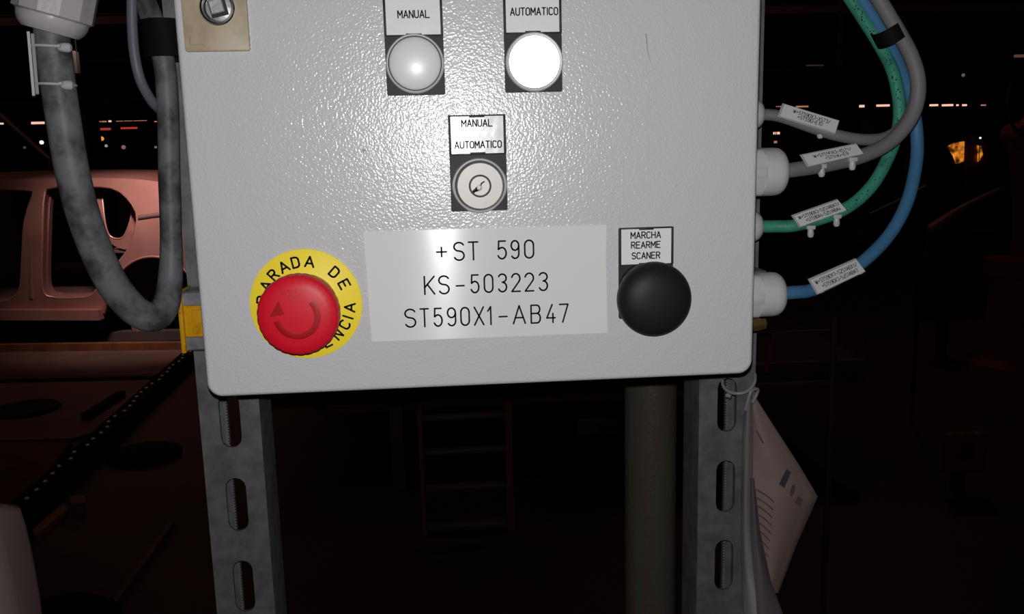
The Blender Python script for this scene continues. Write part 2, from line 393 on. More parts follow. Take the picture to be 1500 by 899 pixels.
# name plate
q = [at(532.5, 339, 0), at(888, 329, 0), at(889.5, 487, 0), at(545, 500, 0)]
NX0, NX1 = (q[0].x+q[3].x)/2, (q[1].x+q[2].x)/2; NZ1, NZ0 = (q[0].z+q[1].z)/2, (q[2].z+q[3].z)/2
bm = NB()
def npt(x, z, y):
    return V(x, y, z)
loft(bm, [[V(x, y, z) for x, z in [(q[3].x, q[3].z), (q[2].x, q[2].z), (q[1].x-.4, q[1].z-57*.33), (q[1].x, q[1].z), (q[0].x, q[0].z)]] for y in (-.01, -.9)])
plate = obj('name_plate', bm, M['plate'], cb, 30, label='white engraved name plate')
rows = [
 ([('+', 470, 535), ('S', 570, 637), ('T', 655, 717), ('5', 823, 880), ('9', 900, 953), ('0', 978, 1038)], 250, .0, 112),
 ([('K', 400, 466), ('S', 483, 550), ('-', 583, 637), ('5', 668, 722), ('0', 745, 803), ('3', 825, 882), ('2', 903, 960), ('2', 980, 1038), ('3', 1060, 1118)], 443, .0, 112),
 ([('S', 288, 357), ('T', 377, 432), ('5', 455, 510), ('9', 533, 588), ('0', 610, 667), ('X', 688, 750), ('1', 757, 800), ('-', 830, 885), ('A', 912, 990), ('B', 1015, 1077), ('4', 1105, 1162), ('7', 1180, 1237)], 633, .0, 112)]
bm = NB()
for row, base, _, hh in rows:
    x_first = row[0][1]
    for ch, a, b in row:
        by = base-(a-x_first)*.033
        pa = at(520+a/3.947, 320+by/3.947, -.9); pb = at(520+b/3.947, 320+by/3.947, -.9); pt = at(520+a/3.947, 320+(by-hh)/3.947, -.9)
        sw = .90
        glyph(bm, ch, pa.x+sw/2, pa.z+sw/2, pb.x-pa.x-sw, pt.z-pa.z-sw, sw, flatmap(-.96), 10)
obj('lettering', bm, M['ink'], plate, None)

# legend holders: x, z of their top left corners
HK = (135.08, 146.37); HM = (104.22, 206.92); HA = (165.35, 207.25); HB = (224.91, 84.84)
def holder(hx, hz, name, label):
    bm = NB(); slab(bm, hx, hx+30, hz-50, hz, -1.2, -.02, .8, n=2)
    # raised frame round the card
    box(bm, hx, hx+1.25, -2.2, -1.1, hz-20.3, hz, .2); box(bm, hx+28.75, hx+30, -2.2, -1.1, hz-20.3, hz, .2)
    box(bm, hx+1, hx+29, -2.2, -1.1, hz-.75, hz, .15); box(bm, hx+1, hx+29, -2.2, -1.1, hz-20.6, hz-19.9, .15)
    box(bm, hx+11, hx+19, -2.3, -1.1, hz-1.35, hz-.3, .15); box(bm, hx+11, hx+19, -2.3, -1.1, hz-20.3, hz-19.3, .15)
    o = obj(name, bm, M['holder'], cb, 30, label=label)
    bm = NB(); slab(bm, hx+1.2, hx+28.8, hz-19.95, hz-.7, -1.7, -1.0, .3, n=2); obj('insert_card', bm, M['card'], o, 30)
    return o
def holder_text(o, lines):
    bm = NB()
    for s, x0, x1, yb, hpx in lines:     # pixel extents
        a = at(x0, yb, -1.75); b = at(x1, yb, -1.75); h = hpx/2.76
        text(bm, s, (a.x+b.x)/2, (a.z+b.z)/2, h, b.x-a.x, .60, flatmap(-1.78), gap=.40, caps=6)
    obj('lettering', bm, M['ink'], o, None)
lm = holder(*HM, 'indicator_lamp', 'unlit white lamp under the MANUAL legend')
holder_text(lm, [('MANUAL', 583, 629, 26, 9.8)])
la = holder(*HA, 'indicator_lamp', 'glowing white lamp under the AUTOMATICO legend')
holder_text(la, [('AUTOMATICO', 747.8, 817, 22, 9.8)])
ks = holder(*HK, 'key_switch', 'key switch marked MANUAL and AUTOMATICO')
holder_text(ks, [('MANUAL', 676.5, 721, 185, 9.4), ('AUTOMATICO', 666.5, 734.5, 216.5, 9.4)])
pbt = holder(*HB, 'push_button', 'black mushroom push button marked MARCHA REARME SCANER')
holder_text(pbt, [('MARCHA', 924.3, 967.6, 348.7, 9.3), ('REARME', 925, 967, 363, 9.3), ('SCANER', 926, 966.5, 378.6, 9.3)])
for (hx, hz), o, lit, cpx in ((HM, lm, False, (608, 93)), (HA, la, True, (783, 90.5))):
    c = at(*cpx, -5); c = V(c.x, -1.2, c.z)
    bm = NB(); lathe(bm, c, OUT, [(14.7, 0), (14.9, 2.5), (14.7, 4.4), (14.2, 5.0), (13.7, 4.8), (13.55, 3.0)], 64)
    obj('bezel', bm, M['bezel'], o)
    prof = [(13.25, 2.0), (13.2, 4.2)]
    for k in range(1, 13):
        t = PI/2*k/12; prof.append((13.2*math.cos(t), 4.2+4.0*math.sin(t)))
    bm = NB(); lathe(bm, c, OUT, [(13.6, 1), (13.6, 3.2), (13.2, 3.3)], 48); obj('dark_ring', bm, M['dark_gap'], o)  # dark line between bezel and lens
    bm = NB(); lathe(bm, c, OUT, prof, 64)
    obj('lens', bm, M['lens_on' if lit else 'lens_off'], o, 60, label='lit lens' if lit else 'unlit milky lens')
# key switch body
c = at(702.5, 271.5, -2); c = V(c.x, -1.2, c.z)
bm = NB(); lathe(bm, c, OUT, [(14.5, 0), (14.5, 1.6), (13.9, 3.0), (13.2, 3.2), (12.7, 2.2), (12.6, 1.0)], 64); obj('outer_ring', bm, M['ring'], ks)
bm = NB(); lathe(bm, c, OUT, [(12.9, .5), (12.9, 2.0), (12.0, 2.1)], 48); obj('shadow_ring', bm, M['dark_gap'], ks)
bm = NB(); lathe(bm, c, OUT, [(12.1, 1.8), (12.1, 7.0), (11.7, 7.5), (5.9, 7.5), (5.7, 6.7)], 64); obj('barrel_face', bm, M['nickel'], ks)
bm = NB(); lathe(bm, c, OUT, [(5.8, 6.0), (5.8, 7.0), (4.9, 7.05)], 40); obj('plug_gap', bm, M['dark_gap'], ks)
bm = NB(); lathe(bm, c, OUT, [(5.1, 6.6), (5.1, 7.6), (4.8, 7.85)], 40); obj('key_plug', bm, M['plug'], ks)
bm = NB()
km = lambda u, v: V(c.x+u, c.y-7.90, c.z+v)
ribbon(bm, [(-.8, -.6), (.3, .3), (.8, 1.4), (2.2, 2.2)], .75, km, 8)
ribbon(bm, [(-3.6, -3.0), (-1.6, -1.0)], 1.5, km, 8); ribbon(bm, [(-2.2, -2.4), (.2, -1.6)], 1.2, km, 8)
obj('keyhole', bm, M['dark_gap'], ks, None)
bm = NB(); lathe(bm, V(c.x-.4, c.y-7.4, c.z-.9), OUT, [(1.5, 0), (1.4, .75), (.9, .9)], 20); obj('key_guide', bm, M['nickel'], ks)
# black push button
c = V(HB[0]+14.2, -1.2, HB[1]-33.5)
bm = NB(); lathe(bm, c, OUT, [(14.2, 0), (14.2, 3), (11, 4.5), (10, 12)], 40); obj('collar', bm, M['black'], pbt)
hc = at(962, 440.5, -20); hc = V(hc.x, -10, hc.z)
prof = [(16, 0), (19.0, .4), (19.9, 2.0), (19.9, 5.0)]
for k in range(1, 15):
    t = PI/2*k/14; prof.append((19.9*math.cos(t)**.8 if k < 14 else .05, 5.0+8.5*math.sin(t)))
bm = NB(); lathe(bm, hc, OUT, prof, 72); obj('mushroom_head', bm, M['black'], pbt, 50)
# emergency stop
ec = at(449, 445, 0)
bm = NB(); lathe(bm, V(ec.x, -.02, ec.z), OUT, [(29.6, 0), (29.6, .9), (29.3, 1.1), (.1, 1.1)], 96)
es = obj('emergency_stop', bm, M['yellow'], cb, 40, label='red mushroom emergency stop on a yellow legend disc')
bm = NB()
def arcmap(ang, R0, inward):
    a = math.radians(ang); er = Vector((math.cos(a), math.sin(a))); et = Vector((math.sin(a), -math.cos(a)))  # et clockwise
    def f(u, v):
        if inward: p = er*(R0-v) - et*u
        else: p = er*(R0+v) + et*u
        return V(ec.x+p.x, -1.16, ec.z+p.y)
    return f
for ch, a in zip('PARADA', (172, 152, 134.5, 117, 100.5, 82)): 
    w_ = 3.5 if ch != 'A' else 4.4; glyph(bm, ch, -w_/2, 0, w_, 5.4, 1.05, arcmap(a, 20.3, False), 8)
for ch, a in zip('DE', (46.4, 26)): glyph(bm, ch, -1.8, 0, 3.6, 5.4, 1.05, arcmap(a, 20.3, False), 8)
for ch, a in zip('AICNEGREME', (-6.5, -20, -31, -47.5, -65, -83, -101, -119, -138, -157)):
    w_ = {'A': 4.4, 'I': 1, 'M': 4.4}.get(ch, 3.5); glyph(bm, ch, -w_/2, 0, w_, 5.4, 1.05, arcmap(a, 25.7, True), 8)
obj('lettering', bm, M['ink'], es, None)
bm = NB(); lathe(bm, V(ec.x, -1.1, ec.z), OUT, [(16.5, 0), (16.3, 1.6), (15.4, 2.2), (14.6, 2.2), (14.4, 5), (13.4, 5.5), (13, 9), (12, 9.2), (11, 20)], 64)
obj('collar', bm, M['collar'], es, 30)
hc = at(435.3, 463, -31); hc = V(hc.x, -17, hc.z)
R = 20.6
prof = [(13, 0), (18.5, .5), (R-.3, 2.5), (R, 6.0), (R, 10.5), (R-.5, 12.3), (R-1.6, 13.2), (R-6, 14.2), (9, 14.7), (4, 14.9), (.05, 15)]
sc = lambda k, n: 1+.012*(1 if (k % 4) < 2 else -1)
bm = NB(); lathe(bm, hc, OUT, prof, 160, rad=None)
for v in bm.verts:
    d = math.hypot(v.co.x-hc.x, v.co.z-hc.z)
    if d > R-.6:
        a = math.atan2(v.co.z-hc.z, v.co.x-hc.x); s_ = 1-.012*max(0, math.cos(a*30))
        v.co.x = hc.x+(v.co.x-hc.x)*s_; v.co.z = hc.z+(v.co.z-hc.z)*s_
head = obj('mushroom_head', bm, M['red'], es, 50)
def headmap(u, v):
    d = math.hypot(u, v); y = -(15-.0040*d*d)
    return V(hc.x+u, hc.y+y-.22, hc.z+v)
bm = NB()
a0, a1 = 44, -168
pts = [(10.2*math.cos(math.radians(a0+(a1-a0)*k/28)), 10.2*math.sin(math.radians(a0+(a1-a0)*k/28))) for k in range(29)]
loops = []
for k, p in enumerate(pts):
    t = Vector(p).normalized()
    loops.append([headmap(p[0]+t.x*s, p[1]+t.y*s)+V(0, dy, 0) for s, dy in ((-1.6, .1), (-.8, .0), (.8, .0), (1.6, .1))])
loft(bm, loops, closed=False, cap0=False, cap1=False)
bm.faces.new([bm.verts.new(headmap(*p)) for p in ((-13.6, 0.2), (-6.0, 1.2), (-8.6, 8.2))])
obj('turn_arrow', bm, M['red_deep'], es, 40, label='darker red turn-to-release arrow')
bm = NB()
text(bm, 'Schneider', 0, 11.9, 2.1, 14.5, .26, headmap, gap=.35, caps=0)
text(bm, 'Electric', 0.6, 9.4, 1.5, 8.5, .2, headmap, gap=.35, caps=0)
obj('embossed_lettering', bm, mat('red_emboss', lin((165, 18, 28)), .3), es, None)

# cable glands on the right hand side of the housing
AX = V(1, 0, 0)
def gland(name, y, z, rr, xe, big=True):
    x0 = XR-3
    g_ = NB(); lathe(g_, V(x0, y, z), AX, [(rr*.86, 0), (rr*.86, 4), (rr*.8, 4.2), (rr*.8, 6)], 6)
    o = obj(name, g_, M['gland'], cb, 30)
    L_ = xe-x0; nb = L_*.40
    bm = NB(); n = 60
    def rf(k, n_):      # soft-cornered hexagon with grip lands
        a = 2*PI*k/n_; h = (a % (PI/3))-PI/6
        return min(1.0, .90/math.cos(h))
    loops = []; x_, y_ = frame_of(AX)
    for h, r, hx in [(6, rr*.93, 1), (6.6, rr, 1), (nb+4.5, rr, 1), (nb+5.5, rr*.97, .6), (nb+5.8, rr*.93, 0), (L_-8, rr*.93, 0), (L_-5, rr*.90, 0), (L_-2.6, rr*.80, 0), (L_-.9, rr*.62, 0), (L_, rr*.42, 0)]:
        loops.append([V(x0+h, y, z)+(x_*math.cos(2*PI*k/n)+y_*math.sin(2*PI*k/n))*r*(rf(k, n)*hx+(1-hx)) for k in range(n)])
    loft(bm, loops); obj('cap_nut', bm, M['gland'], o, 28)
    return o
GZ = {}
for key, (px, py), y, rr in (('a', (1117.5, 167), 82, 10.5), ('b', (1150.5, 251), 46, 15.3), ('c', (1115.5, 331), 82, 11), ('d', (1148, 430), 46, 14.6)):
    e = at(px, py, y); GZ[key] = e; gland('cable_gland', y, e.z, rr, e.x)
e = at(1121, 474, 60)
bm = NB(); lathe(bm, V(XR-3, 60, e.z), AX, [(4.5, 0), (4.5, e.x-XR-2), (3.4, e.x-XR+1.5), (3.2, e.x-XR+3)], 6); obj('brass_plug', bm, M['brass'], cb, 30)

# ================================================================== CABLES AT RIGHT
def P(lst): return [at(*a) for a in lst]
def cable(name, path, r, m, label, group=None):
    t = thing(name, path[0], label, 'cable', group)
    bm = NB(); tube(bm, smoothpath(path, 7), r, 18); obj('sheath', bm, m, t, 60)
    return t
ga = V(GZ['a'].x-6, 82, GZ['a'].z); gb = V(GZ['b'].x-6, 46, GZ['b'].z); gc = V(GZ['c'].x-6, 82, GZ['c'].z); gd = V(GZ['d'].x-6, 46, GZ['d'].z)
ca = cable('grey_cable', [ga]+P([(1140, 170, 80), (1190, 187, 76), (1225, 198, 72), (1265, 204.5, 72), (1298, 201, 76), (1322, 183, 80), (1338, 152, 82), (1342, 115, 82), (1331, 78, 82), (1308, 36, 82), (1284, -6, 82), (1265, -40, 82), (1240, -110, 82)]), 3.6, M['cable_grey'],
           'grey cable leaving the topmost gland, with the marker that slopes down to the right')
cb_ = cable('grey_cable', [gb]+P([(1160, 249, 46), (1212, 241, 52), (1258, 230, 56), (1298, 212, 60), (1328, 183, 62), (1343, 150, 63), (1344.5, 115, 63), (1334, 80, 63), (1315, 45, 63), (1293, 8, 63), (1275, -25, 63), (1245, -100, 63)]), 4.5, M['cable_grey'],
           'thicker grey cable leaving the second gland from the top, in front of the others')
cg = cable('green_cable', [gc]+P([(1135, 331.5, 80), (1170, 329, 76), (1232, 309, 74), (1272, 278, 76), (1298, 237, 80), (1315, 190, 86), (1317, 150, 88), (1308, 105, 88), (1290, 68, 86), (1264, 26, 84), (1243, -6, 84), (1215, -50, 84), (1190, -110, 84)]), 4.0, M['cable_green'],
           'green cable with black print leaving the box at the third gland', None)
cl = cable('blue_cable', [gd]+P([(1165, 428, 48), (1188, 425, 52), (1228, 407, 58), (1268, 380, 64), (1304, 342, 72), (1329, 295, 80), (1342, 240, 90), (1343, 195, 95), (1336, 150, 94), (1325, 115, 92), (1311, 82, 88), (1291, 45, 84), (1266, 4, 82), (1245, -30, 82), (1215, -105, 82)]), 4.1, M['cable_blue'],
           'blue cable leaving the lowest gland and looping up beneath the others', None)
GP = smoothpath(P([(1170, 329, 76), (1232, 309, 74), (1272, 278, 76), (1298, 237, 80), (1315, 190, 86), (1317, 150, 88), (1308, 105, 88), (1290, 68, 86), (1264, 26, 84), (1243, -6, 84)]), 24)
bm = NB(); random.seed(3)
for i in range(2, len(GP)-2):
    if random.random() < .60: continue
    p = GP[i]; tdir = (GP[i+1]-GP[i-1]).normalized(); vdir = (CAM-p); vdir = (vdir-tdir*vdir.dot(tdir)).normalized(); sdir = tdir.cross(vdir)
    an = random.uniform(-.35, .35); sz = random.uniform(.2, .5); ln = random.uniform(.25, .6)
    qs = [p+(vdir*math.cos(an+sa*sz/4)+sdir*math.sin(an+sa*sz/4))*4.06+tdir*ln*ta for sa, ta in ((-1, -1), (1, -.6), (1, 1), (-1, .7))]
    bm.faces.new([bm.verts.new(q_) for q_ in qs])
obj('printed_marks', bm, M['ink'], cg, None, label='black print along the green sheath')
# black strap round the bundle
def band(path_c, T, a, b, w, m, name, label, tail=None):
    """flat elliptical band around an axis T; a, b semi axes vectors"""
    t = thing(name, path_c, label, 'tape')
    bm = NB(); n = 32; loops = []
    for s, k_ in ((-.5, 1), (-.5, 1.10), (.5, 1.10), (.5, 1)):
        loops.append([path_c+T*w*s+(a*math.cos(2*PI*k/n)+b*math.sin(2*PI*k/n))*k_ for k in range(n)])
    loft(bm, loops, ring=True); obj('wrap', bm, m, t, 40)
    return t
c0 = at(1304, 47, 74); T = (at(1312, 62, 74)-at(1297, 33, 74)).normalized()
side = (at(1325, 36, 70)-at(1283, 61, 78)).normalized(); side = (side-T*side.dot(T)).normalized()
tp = band(c0, T, side*9.4, T.cross(side).normalized()*16, 9.5, M['tape'], 'tape_wrap', 'black tape wrapped round the grey and blue cables at upper right')
# markers
def qmap(Q, Y, off):
    """Q: TL TR BR BL as points; returns map of u 0..1 right, v 0..1 up"""
    def f(u, v):
        t = Q[0].lerp(Q[1], u); b = Q[3].lerp(Q[2], u); return b.lerp(t, v)+V(0, off, 0)
    return f
def marker(parent, px, Ys, lines, knobs, sag=0):
    Q = [at(x, y, Y) for (x, y), Y in zip(px, Ys)]
    f0 = qmap(Q, 0, 0)
    bm = NB(); loft(bm, [[f0(u, v)+V(0, y, 0) for u, v in ((0, 0), (1, 0), (1, 1), (0, 1))] for y in (0, 1.3)])
    o = obj('marker', bm, M['tag'], parent, None, label='white printed cable marker')
    bm = NB(); loft(bm, [[f0(u, v)+V(0, y, 0) for u, v in ((-.02, -.10), (1.02, -.10), (1.02, 1.06), (-.02, 1.06))] for y in (1.35, 2.4)])
    for k in (.08, .92):
        a = f0(k, -.1)+V(0, 2, 0); b = f0(k, 1.0)+V(0, 2, 0); obox(bm, a, b, (Q[1]-Q[0]).normalized()*1.4, V(0, 1.4, 0))
    obj('carrier', bm, M['clear'], o, None)
    bm = NB(); Lx = (Q[1]-Q[0]).length; Lz = (Q[0]-Q[3]).length
    for s, x0, x1, v0 in lines:
        fm = lambda u, v: f0(u/Lx, v/Lz)+V(0, -.06, 0)
        text(bm, s, (x0+x1)/2*Lx, v0*Lz, .28*Lz, (x1-x0)*Lx, .36, fm, gap=.32, caps=0)
    obj('lettering', bm, M['ink_soft'], o, None)
    for (kx, ky) in knobs:
        kc = at(kx, ky, (Ys[0]+Ys[2])/2+6)
        bm = NB(); lathe(bm, kc+V(0, 0, 3.5), V(.05, 0, -1), [(1.6, 0), (1.9, 2), (2.1, 4.6), (1.5, 6.2), (.6, 6.6)], 14); box(bm, kc.x-2.6, kc.x+2.6, kc.y-2, kc.y+2, kc.z+2.2, kc.z+4.8, .4)
        obj('tie_end', bm, M['tie'], o, 40)
    return o
marker(ca, [(1149, 152.6), (1229, 177), (1223.4, 194.6), (1142.6, 170)], (70, 66, 66, 70), [('W+ST590X3-XS73/', .19, .86, .56), ('+ST590-E10', .29, .74, .22)], [(1201, 196)])
marker(cb_, [(1175.4, 227.3), (1254.4, 211), (1264.5, 224.6), (1185, 243)], (42, 44, 42, 40), [('W+ST590X3-XS71/', .17, .86, .56), ('+ST590-E9', .34, .76, .20)], [(1203, 252), (1248, 242)])
marker(cg, [(1162.4, 316), (1227.2, 293), (1239.3, 307.4), (1172.4, 331.5)], (68, 66, 64, 66), [('W+ST590X3-S2S1ABA7/', .07, .97, .56), ('+ST590X4-S2S1ABA4', .17, .93, .16)], [(1187, 341), (1225, 325)])
marker(cl, [(1187, 410), (1254.3, 380.3), (1267, 397), (1198.3, 429.5)], (44, 46, 44, 42), [('W+ST590X2-S2S1ABX1/', .06, .95, .56), ('+ST590X3-S2S1ABA7', .14, .90, .16)], [])

# ================================================================== LEFT: CONDUIT, THIN CABLE, STRAP
GR = [(66, -40, 42), (72, -6, 42), (75, 40, 42), (80, 85, 42), (86, 130, 42), (93, 175, 43), (100, 220, 44), (109, 265, 46), (120, 308, 49), (136, 355, 53), (156, 400, 58), (178, 434, 64), (203, 458, 70), (228, 464, 76), (243, 446, 82), (249, 412, 88), (251, 375, 91), (250, 320, 94), (248, 260, 94), (247, 200, 94), (245, 140, 94), (240, 90, 94), (229, 45, 94), (214, 5, 94), (200, -30, 94), (180, -100, 94)]
cond = thing('flexible_conduit', at(66, -40, 42), 'thick grey flexible conduit looping down left of the control box', 'conduit')
bm = NB(); tube(bm, smoothpath(P(GR), 6), lambda t: 9.1 if t < .5 else 9.1-2.6*min(1, (t-.5)*6), 22); obj('sheath', bm, M['conduit'], cond, 60)
gcn = at(75, 30, 42); gax = (at(82, -10, 42)-at(72.5, 44, 42)).normalized()
def big_gland():
    bm = NB(); x_, y_ = frame_of(gax); n = 72; loops = []
    c1 = at(74, 44, 42)
    for h, r, hx in [(-1.5, 9.6, 0), (-1.2, 14.2, 0), (1.2, 16.6, 0), (4, 17.8, 0), (6.5, 18.2, 0), (7, 18.4, .4), (8, 20.5, 1), (26, 20.5, 1), (27, 19.5, 1)]:
        def rf(k):
            a = 2*PI*k/n; hh = (a % (PI/6))-PI/12; return min(1.0, .965/math.cos(hh))
        loops.append([c1+gax*h+(x_*math.cos(2*PI*k/n)+y_*math.sin(2*PI*k/n))*r*(rf(k)*hx+1-hx) for k in range(n)])
    loft(bm, loops); return bm
obj('gland_nut', big_gland(), M['gland_big'], cond, 25, label='faceted pale grey gland nut')
# marker plate seen edge on, tied to the conduit
a = at(41.5, 48, 36); b = at(49.5, 141, 38)
bm = NB(); vd = (a-CAM); vd.z = 0; vd.normalize(); obox(bm, b, a, V(.75, 0, 0), vd*6); mk = obj('marker', bm, M['tag'], cond, None, label='white marker plate seen edge-on')
bm = NB(); obox(bm, b+V(2.0, 0, 1), a+V(2.0, 0, -1), V(.9, 0, 0), vd*5.5); obj('carrier', bm, M['clear'], mk, None)
for (kx, ky, lx) in ((97, 69, 52), (100, 124, 56)):
    k1 = at(kx, ky, 36); cc = at((75+8*(ky > 100)), ky, 42)
    bm = NB(); n = 26
    path = [cc+V(9.8*math.cos(2*PI*i/n), 9.8*math.sin(2*PI*i/n), -.5*math.cos(2*PI*i/n)) for i in range(n)]
    tube(bm, path, .75, 8, ring=True)
    lathe(bm, k1+V(-4, 0, 0), V(1, 0, -.06), [(1.6, 0), (2.3, 1.2), (2.6, 3.5), (2.5, 5.6), (1.5, 6.6)], 16)
    lathe(bm, V(at(kx-11, ky-2, 32).x, 31.4, at(kx-11, ky-2, 32).z), V(0, 1, 0), [(.8, 0), (1.0, .6), (1.0, 1.6)], 12)
    obj('cable_tie', bm, M['tie'], mk, 40)
tc_ = cable('thin_grey_cable', P([(192, -60, 80), (193, -10, 80), (193.5, 35, 80), (197, 80, 80), (206, 118, 82), (222, 148, 90), (238, 168, 102), (246, 210, 108), (248, 300, 110)]), 3.0, M['conduit_thin'],
            'thin grey cable hanging beside the upper right end of the conduit')
c0 = at(240, 58, 96); T = (at(236, 95, 96)-at(228, 30, 96)).normalized(); T = V(0.03, 0, -1).normalized()
band(c0+V(2, 8, 0), T, V(14.5, 0, 0), V(0, 22, 0), 21.5, M['tape'], 'tape_wrap', 'black tape wrapped round conduit and strut at upper left')

# ================================================================== STRUT CHANNELS, POST
def channel(xl, ztop, zbot, first, pitch, slen, label, name='strut_channel', y0=127, wd=40.7, dp=41, group=None):
    t = thing(name, (xl+wd/2, y0+dp/2, zbot), label, 'strut')
    bm = NB(); th = 2.4; xc = xl+wd*.5; sw = 7.0; n = 6
    def stad(z0):
        pts = []
        for a, cz in ((0, z0-sw), (180, z0-slen+sw)):
            for k in range(n+1):
                tt = math.radians(a+180*k/n); pts.append((xc+sw*math.cos(tt), cz+sw*math.sin(tt)))
        return pts
    zt = ztop; z = first
    cells = []
    while z-slen > zbot: cells.append(z); z -= pitch
    def cellrect(z0):
        up = z0+(pitch-slen)/2; dn = z0-slen-(pitch-slen)/2; xr = xl+wd; pts = []
        for k in range(n+1): pts.append((xr+(xl-xr)*k/n, up) if 0 < k < n else ((xr, up) if k == 0 else (xl, up)))
        for k in range(n+1): pts.append((xl+(xr-xl)*k/n, dn))
        return pts, up, dn
    for z0 in cells:
        rc, up, dn = cellrect(z0); stp = stad(z0)
        for y in (y0, y0+th):
            R1 = [bm.verts.new((x, y, zz)) for x, zz in rc]; S1 = [bm.verts.new((x, y, zz)) for x, zz in stp]
            m_ = len(R1)
            for i in range(m_):
                j = (i+1) % m_; bm.faces.new((R1[i], R1[j], S1[j], S1[i]))
        loft(bm, [[V(x, y, zz) for x, zz in stp] for y in (y0, y0+th)], cap0=False, cap1=False)
    ztc = cells[0]+(pitch-slen)/2
    if ztop > ztc: box(bm, xl, xl+wd, y0, y0+th, ztc, ztop)
    zend = cells[-1]-slen-(pitch-slen)/2
    obj('slotted_face', bm, M['galv'], t, 30)
    for s, xx in ((0, xl), (1, xl+wd)):
        bm = NB(); d = 1 if s == 0 else -1
        loft(bm, [[V(xx+d*dx, y0+dy, zz) for dx, dy in ((0, 2), (.5, .5), (2, 0), (2.6, 2), (2.4, 3.2), (2.4, dp-2.4), (7.5, dp-2.4), (7.5, dp-6), (9.6, dp-6), (9.6, dp), (0, dp))] for zz in (zend, ztop)])
        obj('side_flange', bm, M['galv'], t, 30)
    # toothed lips seen through the slots
    bm = NB(); zt_ = cells[0]
    k = 0
    while zt_ > zend+2:
        for xx in (xl+9.7, xl+wd-9.7): box(bm, xx-.9, xx+.9, y0+dp-7.2, y0+dp-5.9, zt_-1.0, zt_)
        zt_ -= 2.2
    o = obj('toothed_lip', bm, M['galv_clip'], t, None); o['kind'] = 'stuff'
    return t
channel(-41.0, 330, -1300, -93.5+62*2-.5, 61.5, 39.5, 'galvanised slotted strut channel under the left end of the control box')
channel(307.8, 330, -1300, -98.5+61.5*2, 61.5, 40, 'galvanised slotted strut channel under the right end of the control box')
# horizontal strut stub with yellow cap, behind the box
t = thing('horizontal_strut', (130, 116, 22), 'horizontal steel strut behind the control box with a yellow plastic end cap', 'strut')
zc0, zc1 = 3.5, 42.5
bm = NB()
loft(bm, [[V(x, y, z) for y, z in ((125, zc0), (125, zc1), (105, zc1), (104, zc1-1), (104, zc1-9), (106, zc1-9), (106, zc1-2.4), (122.6, zc1-2.4), (122.6, zc0+2.4), (106, zc0+2.4), (106, zc0+9), (104, zc0+9), (104, zc0+1), (105, zc0))] for x in (-38.5, 346)])
obj('channel', bm, M['galv_clip'], t, 30)
bm = NB(); box(bm, -41.2, -38.4, 101, 126, zc0-.8, zc1+.8, .6); box(bm, -38.6, -20, 104.2, 122, zc0+9.2, zc1-9.2, .5)
cap = obj('end_cap', bm, M['yellow_cap'], t, 30, label='yellow plastic end cap')
bm = NB(); box(bm, -33.5, -21, 103.0, 104.3, zc0+11.4, zc1-11.8, .5); obj('cap_block', bm, M['yellow_cap'], cap, 30)
bm = NB()
for z in (zc0+9.6, zc1-10.2): box(bm, -36.5, -20, 103.4, 104.4, z-.2, z+.9, .2)
obj('cap_rib', bm, M['yellow_cap'], cap, 30)
# round post
a = at(915, 700, 370); b = at(990, 700, 370); xc = (a.x+b.x)/2
t = thing('steel_post', (xc, 370, FZ), 'round steel post with peeling brown and green paint behind the box', 'post')
bm = NB(); lathe(bm, V(xc, 370, FZ), V(0, 0, 1), [(26, 12), (26, 2100)], 40); obj('tube', bm, M['rust'], t, 40)
bm = NB(); box(bm, xc-70, xc+70, 300, 440, FZ, FZ+12, 2); obj('base_plate', bm, M['darksteel'], t)

# ================================================================== HANGING SHEETS
t = thing('hanging_document', at(1104, 580, 120), 'creased pinkish paper sheet in clear film tied to the right strut', 'document')
def sheet(rows, th=.25, sharp=True):
    bm = NB(); cols = len(rows[0]); pr = []
    for r in rows: pr.append(smoothpath([at(*p) for p in r], 4))
    L1 = []; n = len(pr[0])
    # interpolate between rows
    cols_ = [smoothpath([row[i] for row in pr], 4) if not sharp or i < n-2 else [row[i].lerp(nx[i], k/4) for row, nx in zip(pr, pr[1:]) for k in range(4)]+[pr[-1][i]] for i in range(n)]
    m_ = len(cols_[0])
    A = [[bm.verts.new(cols_[i][j]) for i in range(n)] for j in range(m_)]
    B = [[bm.verts.new(cols_[i][j]+V(.1, th, 0)) for i in range(n)] for j in range(m_)]
    for j in range(m_-1):
        for i in range(n-1):
            bm.faces.new((A[j][i], A[j][i+1], A[j+1][i+1], A[j+1][i])); bm.faces.new((B[j+1][i], B[j+1][i+1], B[j][i+1], B[j][i]))
    def edge(s1, s2):
        for k in range(len(s1)-1): bm.faces.new((s1[k], s2[k], s2[k+1], s1[k+1]))
    edge(A[0], B[0]); edge(A[-1], B[-1]); edge([r[0] for r in A], [r[0] for r in B]); edge([r[-1] for r in A], [r[-1] for r in B])
    return bm
bm = sheet([[(1100, 578, 122), (1103, 579, 122), (1107, 582, 122)],
            [(1100, 625, 124), (1112, 622, 119), (1131, 620, 122)],
            [(1101, 680, 125), (1132, 672, 117), (1170, 680, 124)],
            [(1103, 735, 124), (1150, 722, 117), (1198, 727, 128)],
            [(1106, 800, 122), (1138, 795, 116), (1166, 800, 126)],
            [(1109, 862, 120), (1125, 864, 115), (1140, 869, 122)]])
pp = obj('paper_sheet', bm, M['paper'], t, 60)
pm = lambda ox, oy, ang: (lambda u, v: at(ox+u*math.cos(ang)-v*math.sin(ang), oy-(-u*math.sin(ang))*1-v*math.cos(ang), 114.5))
bm = NB()
